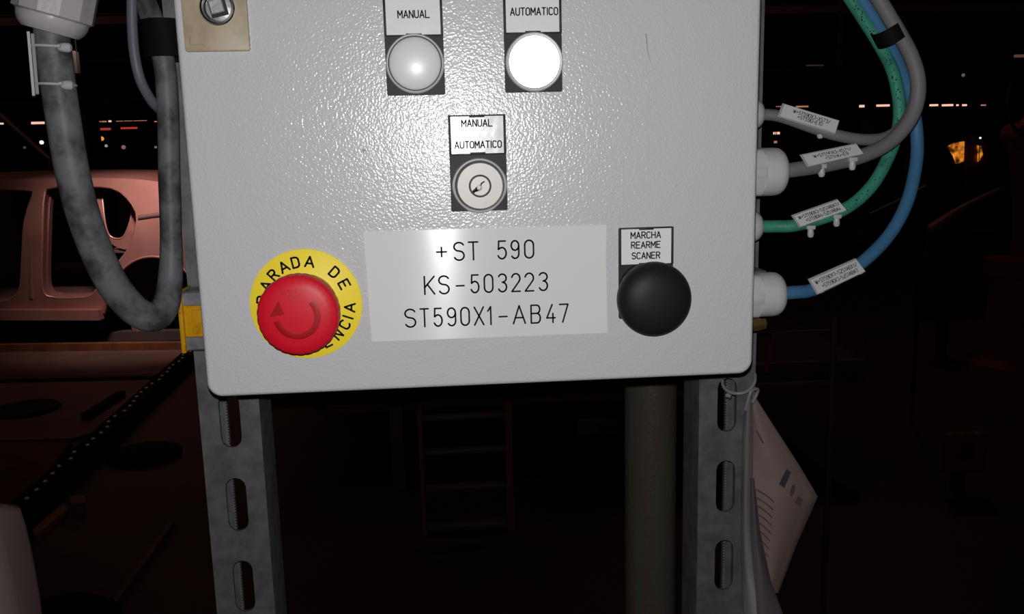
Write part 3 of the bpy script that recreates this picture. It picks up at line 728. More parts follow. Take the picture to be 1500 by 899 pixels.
for k in range(9):
    x0, y0 = 1107, 716+k*11.5
    x1, y1 = 1107+27-k*1.2, y0+13
    pts = [at(x0+(x1-x0)*s, y0+(y1-y0)*s+6*s*s, 116-2*s*(1-s)) for s in (0, .5, 1)]
    for a_, b_ in zip(pts, pts[1:]):
        d_ = V(0, 0, .55); bm.faces.new([bm.verts.new(q_) for q_ in (a_-d_, b_-d_, b_+d_, a_+d_)])
obj('printed_lines', bm, M['print_dark'], pp, None)
bm = NB()
bm.faces.new([bm.verts.new(at(*q_, 116.3)) for q_ in ((1141, 709), (1152, 686.5), (1159, 691.5), (1149, 714.5))])
obj('printed_emblem', bm, M['print_blue'], pp, None, label='small dark blue printed block')
bm = NB()
bm.faces.new([bm.verts.new(at(1161+4.2*math.cos(k*PI/6)*.8+3.5*math.sin(k*PI/6)*.6, 718-9*math.sin(k*PI/6), 116.3)) for k in range(12)])
bm.faces.new([bm.verts.new(at(*q_, 117.3)) for q_ in ((1164, 736), (1169, 726), (1176, 731), (1172, 742))])
obj('printed_seal', bm, M['print_dark'], pp, None)
bm = NB(); bm.faces.new([bm.verts.new(at(*q_, 116.6)) for q_ in ((1107, 631), (1109, 630), (1119, 648), (1117, 650))]); obj('printed_mark', bm, M['print_dark'], pp, None)
bm = sheet([[(1097, 578, 118), (1099, 578, 114), (1102, 579, 117)],
            [(1089, 610, 119), (1095, 604, 109), (1103, 606, 116)],
            [(1086, 680, 120), (1093, 680, 108), (1103, 682, 117)],
            [(1085, 760, 120), (1092, 760, 108), (1102, 750, 117)],
            [(1086, 840, 120), (1096, 830, 108), (1114, 840, 117)],
            [(1090, 930, 120), (1112, 925, 108), (1148, 925, 117)]])
obj('film_sleeve', bm, M['sleeve'], t, 60, label='pale folded clear film sleeve')
bm = sheet([[(1099, 700, 112), (1103, 700, 108), (1105, 702, 112)],
            [(1099, 760, 112), (1107, 765, 106), (1113, 775, 112)],
            [(1100, 830, 112), (1113, 835, 105), (1129, 850, 112)],
            [(1103, 930, 112), (1122, 935, 105), (1160, 935, 112)]])
obj('film_sleeve', bm, mat('film_dark', (.12, .10, .115), .35), t, 60)
tz = thing('cable_tie', at(1062, 556, 124), 'translucent cable tie threaded through the top slot of the right strut', 'cable tie')
bm = NB(); tube(bm, smoothpath(P([(1058, 556, 130), (1060, 566, 124), (1069, 574, 118), (1083, 576, 114), (1096, 572, 114), (1105, 560, 116), (1106, 548, 122)]), 5), 1.3, 10); obj('strap', bm, M['tie_dim'], tz, 60)
bm = NB(); tube(bm, smoothpath(P([(1092, 600, 113), (1096, 585, 111), (1101, 572, 111), (1110, 570, 114), (1108, 578, 116), (1102, 590, 114)]), 5), 1.2, 10); obj('tail', bm, M['tie_dim'], tz, 60)
bm = NB(); lathe(bm, at(1064, 578, 125), V(.3, -.2, -.1), [(1.8, 0), (1.8, 3), (1.2, 3.6)], 10); obj('tie_head', bm, M['tie_dim'], tz, 30)

# ================================================================== CAR BODY (left)
YAW = math.radians(6)
CU = V(math.cos(YAW), -math.sin(YAW), 0); CN = V(math.sin(YAW), math.cos(YAW), 0)
C0 = at(120, 400, 7000)
CARW = 1650.0
BELT = at(100, 345, 7000).z; ROOF = at(100, 264, 7000).z
def tumble(z):
    k = max(0, (z-BELT)/(ROOF-BELT)); return 150*k**1.5+60*max(0, (BELT-z)/700)**2
def plp(px, py, off=0):
    d = ray(px, py); c_ = C0+CN*off; t = (c_-CAM).dot(CN)/d.dot(CN); p = CAM+d*t; return Vector(((p-C0).dot(CU), p.z))
def carp(px, py, off=0):
    p = plp(px, py, off)
    for _ in range(2): p = plp(px, py, off+tumble(p.y))
    return p
def C3(s, z, off): return C0.xy.to_3d()+CU*s+CN*off+V(0, 0, z)
car = thing('car_body', V(C0.x, C0.y+600, FZ+150), 'bare reddish-pink car body shell with open door frames on the assembly line', 'car body')
def densify(pts, step=90):
    out = []
    for a, b in zip(pts, pts[1:]+pts[:1]):
        n = max(1, int((b-a).length/step))
        for k in range(n): out.append(a.lerp(b, k/n))
    return out
def chaikin(pts, it=2):
    for _ in range(it):
        out = []
        for a, b in zip(pts, pts[1:]+pts[:1]): out += [a.lerp(b, .25), a.lerp(b, .75)]
        pts = out
    return pts
def sheet_with_holes(outer, holes, offf, th, grid=110):
    bm = NB()
    for lp in [outer]+holes:
        vs = [bm.verts.new((p.x, 0, p.y)) for p in lp]
        for a, b in zip(vs, vs[1:]+vs[:1]): bm.edges.new((a, b))
    bmesh.ops.triangle_fill(bm, edges=bm.edges[:], use_beauty=True, use_dissolve=False)
    xs = [v.co.x for v in bm.verts]; zs = [v.co.z for v in bm.verts]
    for ax, lo, hi in ((0, min(xs), max(xs)), (2, min(zs), max(zs))):
        g = lo+grid
        while g < hi:
            co = V(0, 0, 0); co[ax] = g; no = V(0, 0, 0); no[ax] = 1
            bmesh.ops.bisect_plane(bm, geom=bm.verts[:]+bm.edges[:]+bm.faces[:], plane_co=co, plane_no=no); g += grid
    for v in bm.verts:
        s, z = v.co.x, v.co.z; v.co = C3(s, z, offf(z))
    bmesh.ops.recalc_face_normals(bm, faces=bm.faces)
    bmesh.ops.solidify(bm, geom=bm.faces[:], thickness=th)
    return bm
out_px = [(-330, 460), (-330, 350), (-235, 335), (-165, 285), (-125, 268), (0, 263.5), (130, 261.5), (200, 263), (238, 268), (262, 276), (280, 292), (300, 330), (310, 370), (312, 420), (300, 436), (288, 438),
          (284, 415), (272, 396), (255, 383), (232, 376), (210, 377), (190, 386), (174, 402), (163, 424), (156, 445), (153, 458), (100, 460)]
outer = chaikin([carp(*p) for p in out_px], 1)
h1 = chaikin([carp(*p) for p in [(48, 278), (51, 283), (40, 311), (35, 353), (33, 400), (31, 424), (20, 438), (0, 443), (-120, 443), (-132, 430), (-138, 345), (-112, 300), (-88, 281), (0, 277.5)]], 2)
h2_px = [(70, 273), (140, 272), (172, 276), (192, 294), (204, 316), (198, 345), (188, 368), (172, 388), (158, 402), (146, 420), (137, 432), (124, 436.5), (72, 436.5), (62, 426), (61, 400), (63, 340), (65, 285)]
h2 = chaikin([carp(*p) for p in h2_px], 1)
near = lambda z: tumble(z)
bm = sheet_with_holes(outer, [h1, h2], near, 18); obj('side_panel', bm, M['car'], car, 45)
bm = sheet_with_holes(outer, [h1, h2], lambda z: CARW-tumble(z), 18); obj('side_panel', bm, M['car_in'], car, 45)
# rolled door opening edges
for hh in (h1, h2):
    bm = NB(); tube(bm, [C3(p.x, p.y, tumble(p.y)-6) for p in hh], 13, 8, ring=True); obj('door_opening_flange', bm, M['car'], car, 50)
    bm = NB(); cc = sum(hh, Vector((0, 0)))/len(hh)
    loops = [[C3(cc.x+(p.x-cc.x)*k1, cc.y+(p.y-cc.y)*k1, tumble(p.y)+o_) for p in hh] for k1, o_ in ((1.0, 0), (.985, 60), (.955, 66), (.95, 110))]
    loft(bm, loops, cap0=False, cap1=False); obj('inner_opening_frame', bm, M['car_in'], car, 40)
# wheel arch lip
arch = [carp(*p) for p in [(153, 458), (156, 445), (163, 424), (174, 402), (190, 386), (210, 377), (232, 376), (255, 383), (272, 396), (284, 415), (288, 438)]]
bm = NB(); tube(bm, smoothpath([C3(p.x, p.y, tumble(p.y)-8) for p in arch], 3), 14, 8); obj('wheel_arch_lip', bm, M['car'], car, 50)
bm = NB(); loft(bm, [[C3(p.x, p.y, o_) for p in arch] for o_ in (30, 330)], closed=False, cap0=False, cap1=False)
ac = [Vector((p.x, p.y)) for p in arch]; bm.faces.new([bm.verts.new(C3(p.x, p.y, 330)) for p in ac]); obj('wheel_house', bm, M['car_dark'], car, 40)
# shade of the tail lamp groove, put in as a dark tube; shoulder crease
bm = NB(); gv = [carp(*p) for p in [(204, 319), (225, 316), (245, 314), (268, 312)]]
tube(bm, [C3(p.x, p.y, tumble(p.y)-8) for p in gv], 24, 8); obj('groove_shade', bm, M['car_dark'], car, 50)
bm = NB()
ql = [carp(*p) for p in [(200, 330), (215, 326), (240, 324), (270, 324)]]
tube(bm, [C3(p.x, p.y, tumble(p.y)+6) for p in ql], lambda t: 20, 8); obj('shoulder_line', bm, M['car'], car, 60)
# inner quarter panel with its window
oi = chaikin([carp(*p, 120) for p in [(122, 268), (150, 268), (196, 270), (209, 316), (200, 350), (188, 366), (172, 362), (158, 352), (142, 346), (132, 305)]], 1)
hi_ = chaikin([carp(*p, 120) for p in [(150, 278), (170, 280), (182, 291), (195, 307), (191, 328), (182, 350), (163, 349), (156, 335), (152, 305)]], 2)
bm = sheet_with_holes(oi, [hi_], lambda z: 120+tumble(z), 14, 140); obj('inner_quarter_panel', bm, M['car'], car, 45)
bm = NB(); tube(bm, [C3(p.x, p.y, 112+tumble(p.y)) for p in hi_], 9, 8, ring=True); obj('quarter_window_flange', bm, M['car'], car, 50)
# B pillar pressed stiffener and holes
bm = NB()
for (x, y) in ((45, 381), (45.5, 393)):
    p = carp(x, y); lathe(bm, C3(p.x, p.y, tumble(p.y)-1), -CN, [(14, 0), (14, 2)], 12)
obj('pillar_hole', bm, M['car_dark'], car, 30)
bm = NB()
bp = [carp(*p) for p in [(58, 290), (50, 320), (46, 352), (47, 400), (48, 436)]]
tube(bm, smoothpath([C3(p.x, p.y, tumble(p.y)+8) for p in bp], 4), lambda t: 20+14*t, 10); obj('centre_pillar_rib', bm, M['car'], car, 60)
# sill weld slots
for (x0, x1, y) in ((28, 56, 446.5), (5, 22, 454), (37, 55, 453), (70, 88, 451.5)):
    a = carp(x0, y); b = carp(x1, y); bm = NB(); obox(bm, C3(a.x, a.y, tumble(a.y)-5), C3(b.x, b.y, tumble(b.y)-5), CN*4, V(0, 0, 5)); obj('sill_strip', bm, M['pin'], car, None, label='pale weld strip on the sill')
bm = NB(); a = carp(-330, 457); b = carp(152, 457)
obox(bm, C3(a.x, a.y-10, 10), C3(b.x, b.y-10, 10), CN*50, V(0, 0, 42)); obox(bm, C3(a.x, a.y-10, CARW-60), C3(b.x, b.y-10, CARW-60), CN*50, V(0, 0, 42)); obj('sill', bm, M['car'], car, 30)
# roof, floor, cross members
top = [carp(*p) for p in [(-125, 268), (-60, 265), (0, 263.5), (70, 262), (130, 261.5), (200, 263), (238, 268), (262, 276), (280, 292)]]
bm = NB(); loops = []
for k in range(11):
    u = k/10; off = 145+(CARW-290)*u; cr = 55*(1-(2*u-1)**2)
    loops.append([C3(p.x, p.y+cr*(1-.6*max(0, i-5)/3)-2, off) for i, p in enumerate(top)])
loft(bm, loops, closed=False, cap0=False, cap1=False); obj('roof_panel', bm, M['car'], car, 60)
a = carp(-330, 440); b = carp(150, 440)
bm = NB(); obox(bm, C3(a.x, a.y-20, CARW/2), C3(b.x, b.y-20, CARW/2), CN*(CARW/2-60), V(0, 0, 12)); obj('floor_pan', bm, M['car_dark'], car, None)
for (px0, px1, py, off, hh_) in ((70, 150, 312, 900, 28), (76, 100, 300, 1000, 60), (62, 140, 388, 800, 30)):
    a = carp(px0, py, off); b = carp(px1, py, off); bm = NB(); obox(bm, C3(a.x, a.y, off), C3(b.x, b.y, off), CN*30, V(0, 0, hh_)); obj('cross_member', bm, M['car_in'], car, 30)
bm = NB(); a = carp(150, 370); b = carp(300, 372)
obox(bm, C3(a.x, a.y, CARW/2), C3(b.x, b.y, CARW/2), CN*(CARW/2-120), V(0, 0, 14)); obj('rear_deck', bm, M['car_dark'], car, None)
# skid that carries it
zs = at(80, 462, 7000).z-55
sk = thing('conveyor_skid', V(C0.x, C0.y+600, FZ), 'dark steel skid carrying the car body shell', 'skid')
a = carp(-330, 460); b = carp(300, 460)
for off in (250, CARW-250):
    bm = NB(); obox(bm, C3(a.x, FZ+70, off), C3(b.x, FZ+70, off), CN*45, V(0, 0, 40)); obj('runner', bm, M['darksteel'], sk, 30)
for px in (-200, -60, 20, 66, 133, 184):
    p = carp(px, 470)
    bm = NB(); s0 = C3(p.x, FZ+100, 250); box(bm, s0.x-32, s0.x+32, s0.y-32, s0.y+32, FZ+60, zs+5, 4); obj('support_post', bm, M['beam'] if px == 184 else M['darksteel'], sk, 30)
# conveyor rails, in front of the car
def gbar(name, p0, p1, wd, hz, m, label, cat, group=None, z0=0):
    a = ground(*p0, z0+hz); b = ground(*p1, z0+hz); a.z = b.z = FZ+z0+hz/2
    d = (b-a).normalized(); n = V(-d.y, d.x, 0)*wd/2; bm = NB(); obox(bm, a, b, n, V(0, 0, hz/2))
    return obj(name, bm, m, None, None, label=label, cat=cat, group=group)
gbar('conveyor_rail', (-260, 507), (300, 500), 70, 60, M['orange_plate'], 'orange-brown conveyor rail on the floor just before the car body', 'rail')
gbar('conveyor_rail', (-260, 559), (226, 549), 60, 40, M['orange_plate'], 'reddish conveyor rail farther from the car, nearer the camera', 'rail')
def gplate(name, pxs, h, m, label, cat):
    pts = [ground(x, y, h) for x, y in pxs]
    bm = NB(); loft(bm, [[V(p.x, p.y, FZ) for p in pts], [V(p.x, p.y, FZ+h) for p in pts]])
    return obj(name, bm, m, None, None, label=label, cat=cat)
gplate('deck_plate', [(-200, 566), (222, 556), (150, 628), (110, 641), (-200, 646)], 22, M['deck'], 'wide brown deck plate between the near rail and the orange plate', 'floor plate')
op = gplate('floor_plate', [(-120, 648), (106, 644), (70, 690), (14, 742), (-120, 742)], 46, M['orange_plate'], 'orange-brown floor plate with a pale back edge beside the drag chain', 'floor plate')
bm = NB(); a = ground(-120, 648, 50); b = ground(106, 643, 50); obox(bm, a, b, V(0, 9, 0), V(0, 0, 8)); obj('edge_strip', bm, M['beam'], op, None)
# drag chain
a = ground(8, 768, 90); b = ground(290, 508, 90); a.z = b.z = FZ+60
t = thing('drag_chain', (a+b)/2-V(0, 0, 60), 'black cable drag chain with pale pins running diagonally across the floor', 'cable chain')
N_ = 34; d = (b-a); L_ = d.length; d.normalize(); n = V(-d.y, d.x, 0)
bm = NB(); obox(bm, V(0, 0, 0)-d*L_/N_*.46, d*L_/N_*.46, n*44, V(0, 0, 58)); lk0 = None
pinb = NB(); lathe(pinb, V(0, 0, 58), V(0, 0, 1), [(10, 0), (10, 6), (6, 9)], 10)
lk = obj('chain_link', bm, M['chain'], t, 30); pn = obj('pin', pinb, M['pin'], lk, 40)
lk.location = W(a)-WP[t]+Vector((0, 0, 0)); pn.location = Vector((0, 0, .063))
for i in range(1, N_):
    o = lk.copy(); COL.objects.link(o); o.parent = t; o.location = W(a+d*L_*i/(N_-1))-WP[t]
    k_ = pn.copy(); COL.objects.link(k_); k_.parent = o; k_.location = Vector((n.x, n.y, 0))*random.uniform(-.02, .02)+Vector((0, 0, .063))
gplate('floor_strip', [(46, 776), (52, 784), (100, 744), (92, 737)], 30, mat('ochre', (.30, .13, .02), .5), 'small ochre strip lying beside the drag chain', 'strip')
gplate('floor_block', [(102, 726), (124, 725), (125, 736), (104, 737)], 60, mat('dull_pink', (.20, .09, .07), .5), 'small dull pink block beside the drag chain', 'block')
p = ground(38, 592, 60); bm = NB(); lathe(bm, V(p.x, p.y, FZ+22), V(0, 0, 1), [(200, 0), (190, 20), (60, 30)], 24); obj('dark_disc', bm, M['matt_black'], None, 30, label='dark round disc on the wide brown deck plate', cat='hatch')
gbar('floor_pipe', (252, 763), (150, 905), 22, 22, M['beam'], 'thin brown pipe on the floor left of the left strut', 'pipe')
gbar('floor_pipe', (178, 572), (124, 606), 50, 40, M['matt_black'], 'short dark pipe beside the upper end of the drag chain', 'pipe', z0=24)
# black rounded box lower left
pa = ground(45, 850, 0); pb = ground(150, 900, 0)
pc = ground(90, 905, 150)
bm = NB(); lathe(bm, V(pc.x, pc.y, FZ), V(0, 0, 1), [(175, 0), (185, 80), (170, 140), (120, 175), (40, 185)], 28)
obj('floor_bucket', bm, M['chain'], None, 40, label='black rounded tub on the floor at lower left', cat='tub')
p = ground(212, 668, 0); bm = NB(); lathe(bm, V(p.x, p.y, FZ), V(0, 0, 1), [(190, 0), (190, 20), (150, 34)], 24)  # plain dark disc laid on a dark patch of floor
obj('dark_disc', bm, M['matt_black'], None, 30, label='dark round disc on the floor right of the drag chain', cat='hatch')
# pale rounded cover at the corner, on its stand
t = thing('machine_cover', V(at(0, 899, 500).x-60, 500, FZ), 'dull pale rounded cover cropped by the lower left corner', 'cover')
Yc = 500; bm = NB()
edge_ = [(6, 748), (14, 760), (22, 782), (30, 815), (38, 855), (44, 890), (49, 930), (58, 1010)]
loops = []
for (x, y) in [(0, 745)]+edge_:
    p = at(x, y, Yc); xl_ = at(-160, y, Yc).x; dd = 45 if x > 10 else 25 if x else 5
    loops.append([V(cx_, cy_, p.z) for cx_, cy_ in rrect(xl_, max(p.x, xl_+30), Yc-dd, Yc+dd, min(24, dd-.5), 5)])
loft(bm, loops); obj('shell', bm, M['cover'], t, 60)
p = at(-60, 1000, Yc); bm = NB(); box(bm, p.x-40, p.x+10, Yc-25, Yc+25, FZ, p.z+10, 3); obj('stand', bm, M['darksteel'], t)

# ================================================================== MIDDLE: LADDER, PLATFORM BEAM
lf = ground(615, 782, 0); YL = lf.y
t = thing('ladder', V(at(682, 700, YL).x, YL, FZ), 'faint upright ladder with reddish rails seen below the control box', 'ladder')
for px, wpx in ((616.5, 7), (745, 11)):
    p = at(px, 650, YL); wd = wpx/F*(YL-CAM.y)
    bm = NB(); box(bm, p.x-wd/2, p.x+wd/2, YL-30, YL+30, FZ, FZ+1900, 4); obj('side_rail', bm, M['ladder'], t)
xl_, xr_ = at(620, 650, YL).x, at(740, 650, YL).x
for py in (520, 563, 611, 661, 714, 770):
    z = at(682, py-2, YL).z; bm = NB(); box(bm, xl_, xr_, YL-25, YL+25, z-9, z+9, 3); obj('rung', bm, M['rung'], t)
YB = YL+500
t = thing('work_platform', V(at(600, 580, YB).x, YB+400, FZ), 'dim brown raised platform edge behind the ladder', 'platform')
a = at(390, 597, YB); b = at(1000, 573, YB)
zb = (a.z+b.z)/2
bm = NB(); box(bm, a.x, b.x+900, YB, YB+60, zb, zb+110, 4); obj('edge_beam', bm, M['beam'], t)
bm = NB(); box(bm, a.x, b.x+900, YB+60, YB+1500, zb+80, zb+110); obj('deck', bm, M['darksteel'], t)
for px in (582,):
    p = at(px, 650, YB); bm = NB(); box(bm, p.x-31, p.x+31, YB+2, YB+58, FZ, zb, 3); obj('leg', bm, M['beam'], t)
for x in (a.x+30, b.x+860):
    bm = NB(); box(bm, x-31, x+31, YB+1400, YB+1460, FZ, zb+80, 3); obj('leg', bm, M['darksteel'], t)
p = at(874, 627, YB+700)
t = thing('junction_box', V(p.x, YB+700, FZ), 'barely visible dark brown box on a stand left of the round post', 'box')
bm = NB(); box(bm, p.x-115, p.x+115, YB+650, YB+750, p.z-75, p.z+75, 6); obj('case', bm, M['beam'], t)
bm = NB(); box(bm, p.x-25, p.x+25, YB+680, YB+720, FZ, p.z-75, 3); obj('stand', bm, M['darksteel'], t)

# ================================================================== RIGHT SIDE DIM THINGS
Y = 3200; p = at(1413, 662, Y); hw = 33/F*(Y-CAM.y)
t = thing('framed_panel', V(p.x, Y, FZ), 'dim reddish square panel with a dark centre on a stand at lower right', 'panel')
bm = NB()
for x0, x1, z0, z1 in ((-hw, -hw*.33, -hw, hw), (hw*.45, hw, -hw, hw), (-hw*.33, hw*.45, hw*.5, hw), (-hw*.33, hw*.45, -hw, -hw*.35)): box(bm, p.x+x0, p.x+x1, Y-20, Y+20, p.z+z0, p.z+z1, 3)
obj('frame', bm, M['robot'], t)
bm = NB(); box(bm, p.x-hw*.33, p.x+hw*.45, Y+8, Y+20, p.z-hw*.35, p.z+hw*.5); obj('inset', bm, M['darksteel'], t)
bm = NB(); box(bm, p.x-25, p.x+25, Y+20, Y+60, FZ, p.z+30, 3); obj('stand', bm, M['darksteel'], t)
Y = 2300; a = at(1152, 487, Y); b = at(1219, 560, Y)
t = thing('guard_frame', V((a.x+b.x)/2, Y, FZ), 'thin brown guard frame right of the lowest cable gland', 'guard')
bm = NB(); box(bm, b.x-8, b.x+8, Y-8, Y+8, FZ, a.z+40, 2); obj('upright', bm, M['beam'], t)
bm = NB(); box(bm, a.x-250, a.x-234, Y-8, Y+8, FZ, a.z+40, 2); obj('upright', bm, M['beam'], t)
bm = NB(); box(bm, a.x-234, b.x-8, Y-6, Y+6, b.z-8, b.z+8, 2); obj('crossbar', bm, M['beam'], t)
bm = NB(); box(bm, a.x-234, b.x-8, Y-6, Y+6, a.z-5, a.z+5, 2); obj('crossbar', bm, M['beam'], t)
p0 = at(1134, 484, Y); p1 = at(1122, 545, Y); bm = NB(); obox(bm, V(p1.x, Y, p1.z), V(p0.x, Y, p0.z), V(7, 0, 0), V(0, 4, 0)); obj('red_strip', bm, M['robot'], t)
# slanted rod and pink pillar
def post_to_floor(bm, x, y, z, w=25): box(bm, x-w, x+w, y-w, y+w, FZ, z)
t = thing('slanted_rod', V(at(1318, 292, 4200).x, 4200, FZ), 'thin pale rod slanting up behind the blue cable', 'rod')
bm = NB(); tube(bm, [at(1275, 313, 4200), at(1325, 289, 4200), at(1356, 272, 4200)], 5, 8); obj('bar', bm, mat('rod_steel', (.55, .42, .38), .4, .3), t)
p = at(1356, 272, 4200); bm = NB(); box(bm, p.x-5, p.x+12, 4205, 4222, FZ, p.z+4, 2); obj('stand', bm, M['chain'], t)
t = thing('body_pillar', V(at(1420, 310, 5500).x, 5500, FZ), 'slanted dull pink body pillar section right of the blue cable', 'car part')
bm = NB(); tube(bm, smoothpath([at(1362, 337, 5500), at(1390, 317, 5500), at(1425, 296, 5500), at(1465, 277, 5500)], 4), lambda u: 38-26*u, 10); obj('pillar', bm, M['pink'], t)
bm = NB(); p = at(1366, 334, 5500); box(bm, p.x-30, p.x+900, 5480, 5560, FZ+300, p.z-30, 10); obj('lower_body', bm, M['car_dark'], t)
for dx_ in (100, 700): bm = NB(); box(bm, p.x+dx_, p.x+dx_+60, 5500, 5550, FZ, FZ+302); obj('stand', bm, M['darksteel'], t)
# robot at the right edge
Y = 5200; k = (Y-CAM.y)/F
t = thing('industrial_robot', V(at(1500, 300, Y).x, Y, FZ), 'dim orange-red robot arm cropped by the right edge', 'robot')
bx = at(1500, 300, Y).x
bm = NB(); lathe(bm, V(bx, Y, FZ), V(0, 0, 1), [(300, 0), (300, 60), (190, 90), (170, 620), (210, 650), (210, 760)], 28); obj('base', bm, M['robot'], t)
a = V(bx, Y-60, FZ+720); b = at(1496, 200, Y-60)
bm = NB(); tube(bm, [a, a.lerp(b, .3), a.lerp(b, .7), b], lambda u: 95-30*math.sin(PI*u), 16); obj('lower_arm', bm, M['robot'], t)
bm = NB(); lathe(bm, b+V(0, -110, 0), V(0, 1, 0), [(60, 0), (92, 20), (92, 200), (60, 220)], 24); obj('elbow_joint', bm, M['robot'], t)
c = at(1560, 110, Y-60); bm = NB(); tube(bm, [b, b.lerp(c, .5), c], lambda u: 66-18*u, 16); obj('upper_arm', bm, M['robot'], t)
bm = NB(); tube(bm, smoothpath([at(1482, 120, Y-170), at(1476, 150, Y-170), at(1484, 185, Y-170), at(1506, 205, Y-170), at(1515, 235, Y-140), at(1500, 262, Y-130)], 5), 13, 10); obj('hose', bm, M['beam'], t)

# ================================================================== OVERHEAD BEAMS
def hung_beam(x0, x1, py, Y, hmm, m, label, hang=2):
    z = at((x0+x1)/2, py, Y).z; a = at(x0, py, Y).x; b = at(x1, py, Y).x
    t = thing('overhead_beam', V((a+b)/2, Y, z), label, 'beam')
    bm = NB()
    box(bm, a, b, Y-40, Y+40, z-hmm/2, z-hmm/2+8); box(bm, a, b, Y-40, Y+40, z+hmm/2-8, z+hmm/2); box(bm, a, b, Y-5, Y+5, z-hmm/2+8, z+hmm/2-8)
    obj('girder', bm, m, t, None)
    for i in range(hang):
        x = a+(b-a)*(i+.5)/hang; bm = NB(); box(bm, x-12, x+12, Y-12, Y+12, z+hmm/2, CEIL); obj('hanger_rod', bm, M['darksteel'], t, None)
    return t
hung_beam(-250, 300, 30, 9500, 105, M['beam'], 'brown overhead girder across the upper left behind the gland nut', 3)
hung_beam(-200, 330, 149, 14000, 70, M['beam'], 'faint overhead girder above the row of far lights at left', 3)
hung_beam(1100, 1700, 10, 9000, 95, M['beam'], 'brown overhead girder along the top right edge', 3)
hung_beam(1060, 1750, 96, 12500, 60, M['beam'], 'faint overhead girder behind the green cable at right', 3)
hung_beam(1060, 1750, 50, 16000, 60, M['darksteel'], 'darkest overhead girder between the two brown ones at right', 3)
hung_beam(-200, 330, 90, 12000, 60, M['darksteel'], 'darkest overhead girder between the two brown ones at left', 3)
for (px, y0, y1, Y, lab) in ((1226, 65, 150, 11000, 'thin dark hanging column left of the green cable'), (112, 75, 108, 6000, 'short reddish hanging post right of the conduit marker')):
    a = at(px, y1, Y); w_ = 4/F*(Y-CAM.y)
    bm = NB(); box(bm, a.x-w_, a.x+w_, Y-30, Y+30, a.z, CEIL if px > 500 else at(px, y0, Y).z, 5)
    t = thing('hanging_post', V(a.x, Y, a.z), lab, 'post'); obj('shaft', bm, M['beam' if px > 500 else 'darksteel'], t)
    if px < 500:
        b = at(px, y0, Y); bm = NB(); box(bm, b.x-4, b.x+4, Y-4, Y+4, b.z-2, CEIL); obj('hanger_rod', bm, M['chain'], t, None)
# brace lines at upper left
for (q0, q1, lab) in (((-20, 150, 9000), (75, 235, 9000), 'dim diagonal brace at the far left above the car roof'),):
    t = thing('diagonal_brace', V(at(30, 190, 9000).x, 9000, FZ), lab, 'brace')
    bm = NB(); tube(bm, [at(*q0), at(*q1)], 26, 8); obj('bar', bm, M['beam'], t, 40)
    p = at(*q1); bm = NB(); box(bm, p.x-30, p.x+30, 8970, 9030, FZ, p.z+20, 4); obj('column', bm, M['darksteel'], t)
# cluster of cabinets/machines under the far lights (dark shapes)
for i, (px, py0, py1, wpx, Y) in enumerate(((122, 168, 262, 22, 13000), (1262, 160, 300, 26, 11000), (1330, 210, 330, 40, 13000), (1425, 195, 330, 60, 12000))):
    a = at(px, py0, Y); w_ = wpx/2/F*(Y-CAM.y)
    t = thing('machine_cabinet', V(a.x, Y, FZ), ['dark machine column right of the conduit under the far lights', 'dark machine cabinet behind the green cable', 'dark machine cabinet just right of the blue cable', 'dark machine holding the amber glowing window'][i], 'machine')
    bm = NB(); box(bm, a.x-w_, a.x+w_, Y-200, Y+300, FZ, a.z, 20); obj('case', bm, M['darksteel'], t)
    bm = NB(); box(bm, a.x-w_*.8, a.x+w_*.8, Y-220, Y-200, FZ+200, a.z-150, 5); obj('cabinet_door', bm, M['beam'], t)
# ================================================================== FAR LIGHTS
def lamp(x0, x1, y, hpx, Y, m, label, cat='light', group=None, name='tube_light', rods=True):
    a = at(x0, y, Y); b = at(x1, y, Y); h = hpx/F*(Y-CAM.y); z = (a.z+b.z)/2
    t = thing(name, V((a.x+b.x)/2, Y, z), label, cat, group)
    bm = NB(); box(bm, a.x, b.x, Y-h/2, Y+h/2, z-h/2, z+h/2, h*.2); obj('tube', bm, m, t, None)
    bm = NB(); box(bm, a.x, b.x, Y-h/2, Y+h/2, z+h/2, z+h); 
    for x in (a.x+(b.x-a.x)*.2, a.x+(b.x-a.x)*.8) if rods else (): box(bm, x-6, x+6, Y-6, Y+6, z+h, CEIL)
    obj('housing', bm, M['lamp_case'], t, None)
YF = 24000
lamp(46, 65, 180, 3.2, YF, M['tube_warm'], 'brightest warm tube light above the car roof left of the conduit')
lamp(-4, 5, 181, 2.4, YF, M['tube_warm'], 'warm tube light cut by the left edge of the photo')
lamp(146, 156, 178, 1.8, YF, M['tube_dim'], 'dim tube light above the red strip right of the conduit')
lamp(159, 163, 177.5, 2.4, YF, M['tube_warm'], 'tiny bright tube light end right of the dim one')
lamp(170, 215, 177, .8, YF, M['tube_dim'], 'long faint tube light between conduit and box')
lamp(226, 234, 178, 1.6, YF, M['tube_dim'], 'small dim tube light close to the left strut')
lamp(146, 162, 189, 3, YF-3000, M['tube_red'], 'glowing red strip nearest the conduit')
lamp(177, 201, 187.5, 2.6, YF-3000, M['tube_red'], 'glowing red strip nearer the control box')
lamp(1137, 1144, 156, 1.6, YF, M['tube_dim'], 'tiny dim tube light just right of the box door')
lamp(1166, 1184, 156, 2.2, YF, M['tube_dim'], 'dim tube light behind the topmost cable marker')
lamp(1259, 1266, 155.5, 3.6, YF, M['tube_warm'], 'bright short tube light left of the green cable')
lamp(1284, 1303, 154.5, 3, YF, M['tube_warm'], 'bright long tube light touching the green cable')
lamp(1362, 1374, 154, 3, YF, M['tube_warm'], 'first bright tube light right of the grey cable')
lamp(1380, 1396, 154, 3, YF, M['tube_warm'], 'longest bright tube light right of the grey cable')
lamp(1401, 1404, 154, 2.6, YF, M['tube_warm'], 'tiny tube light between two long ones at right')
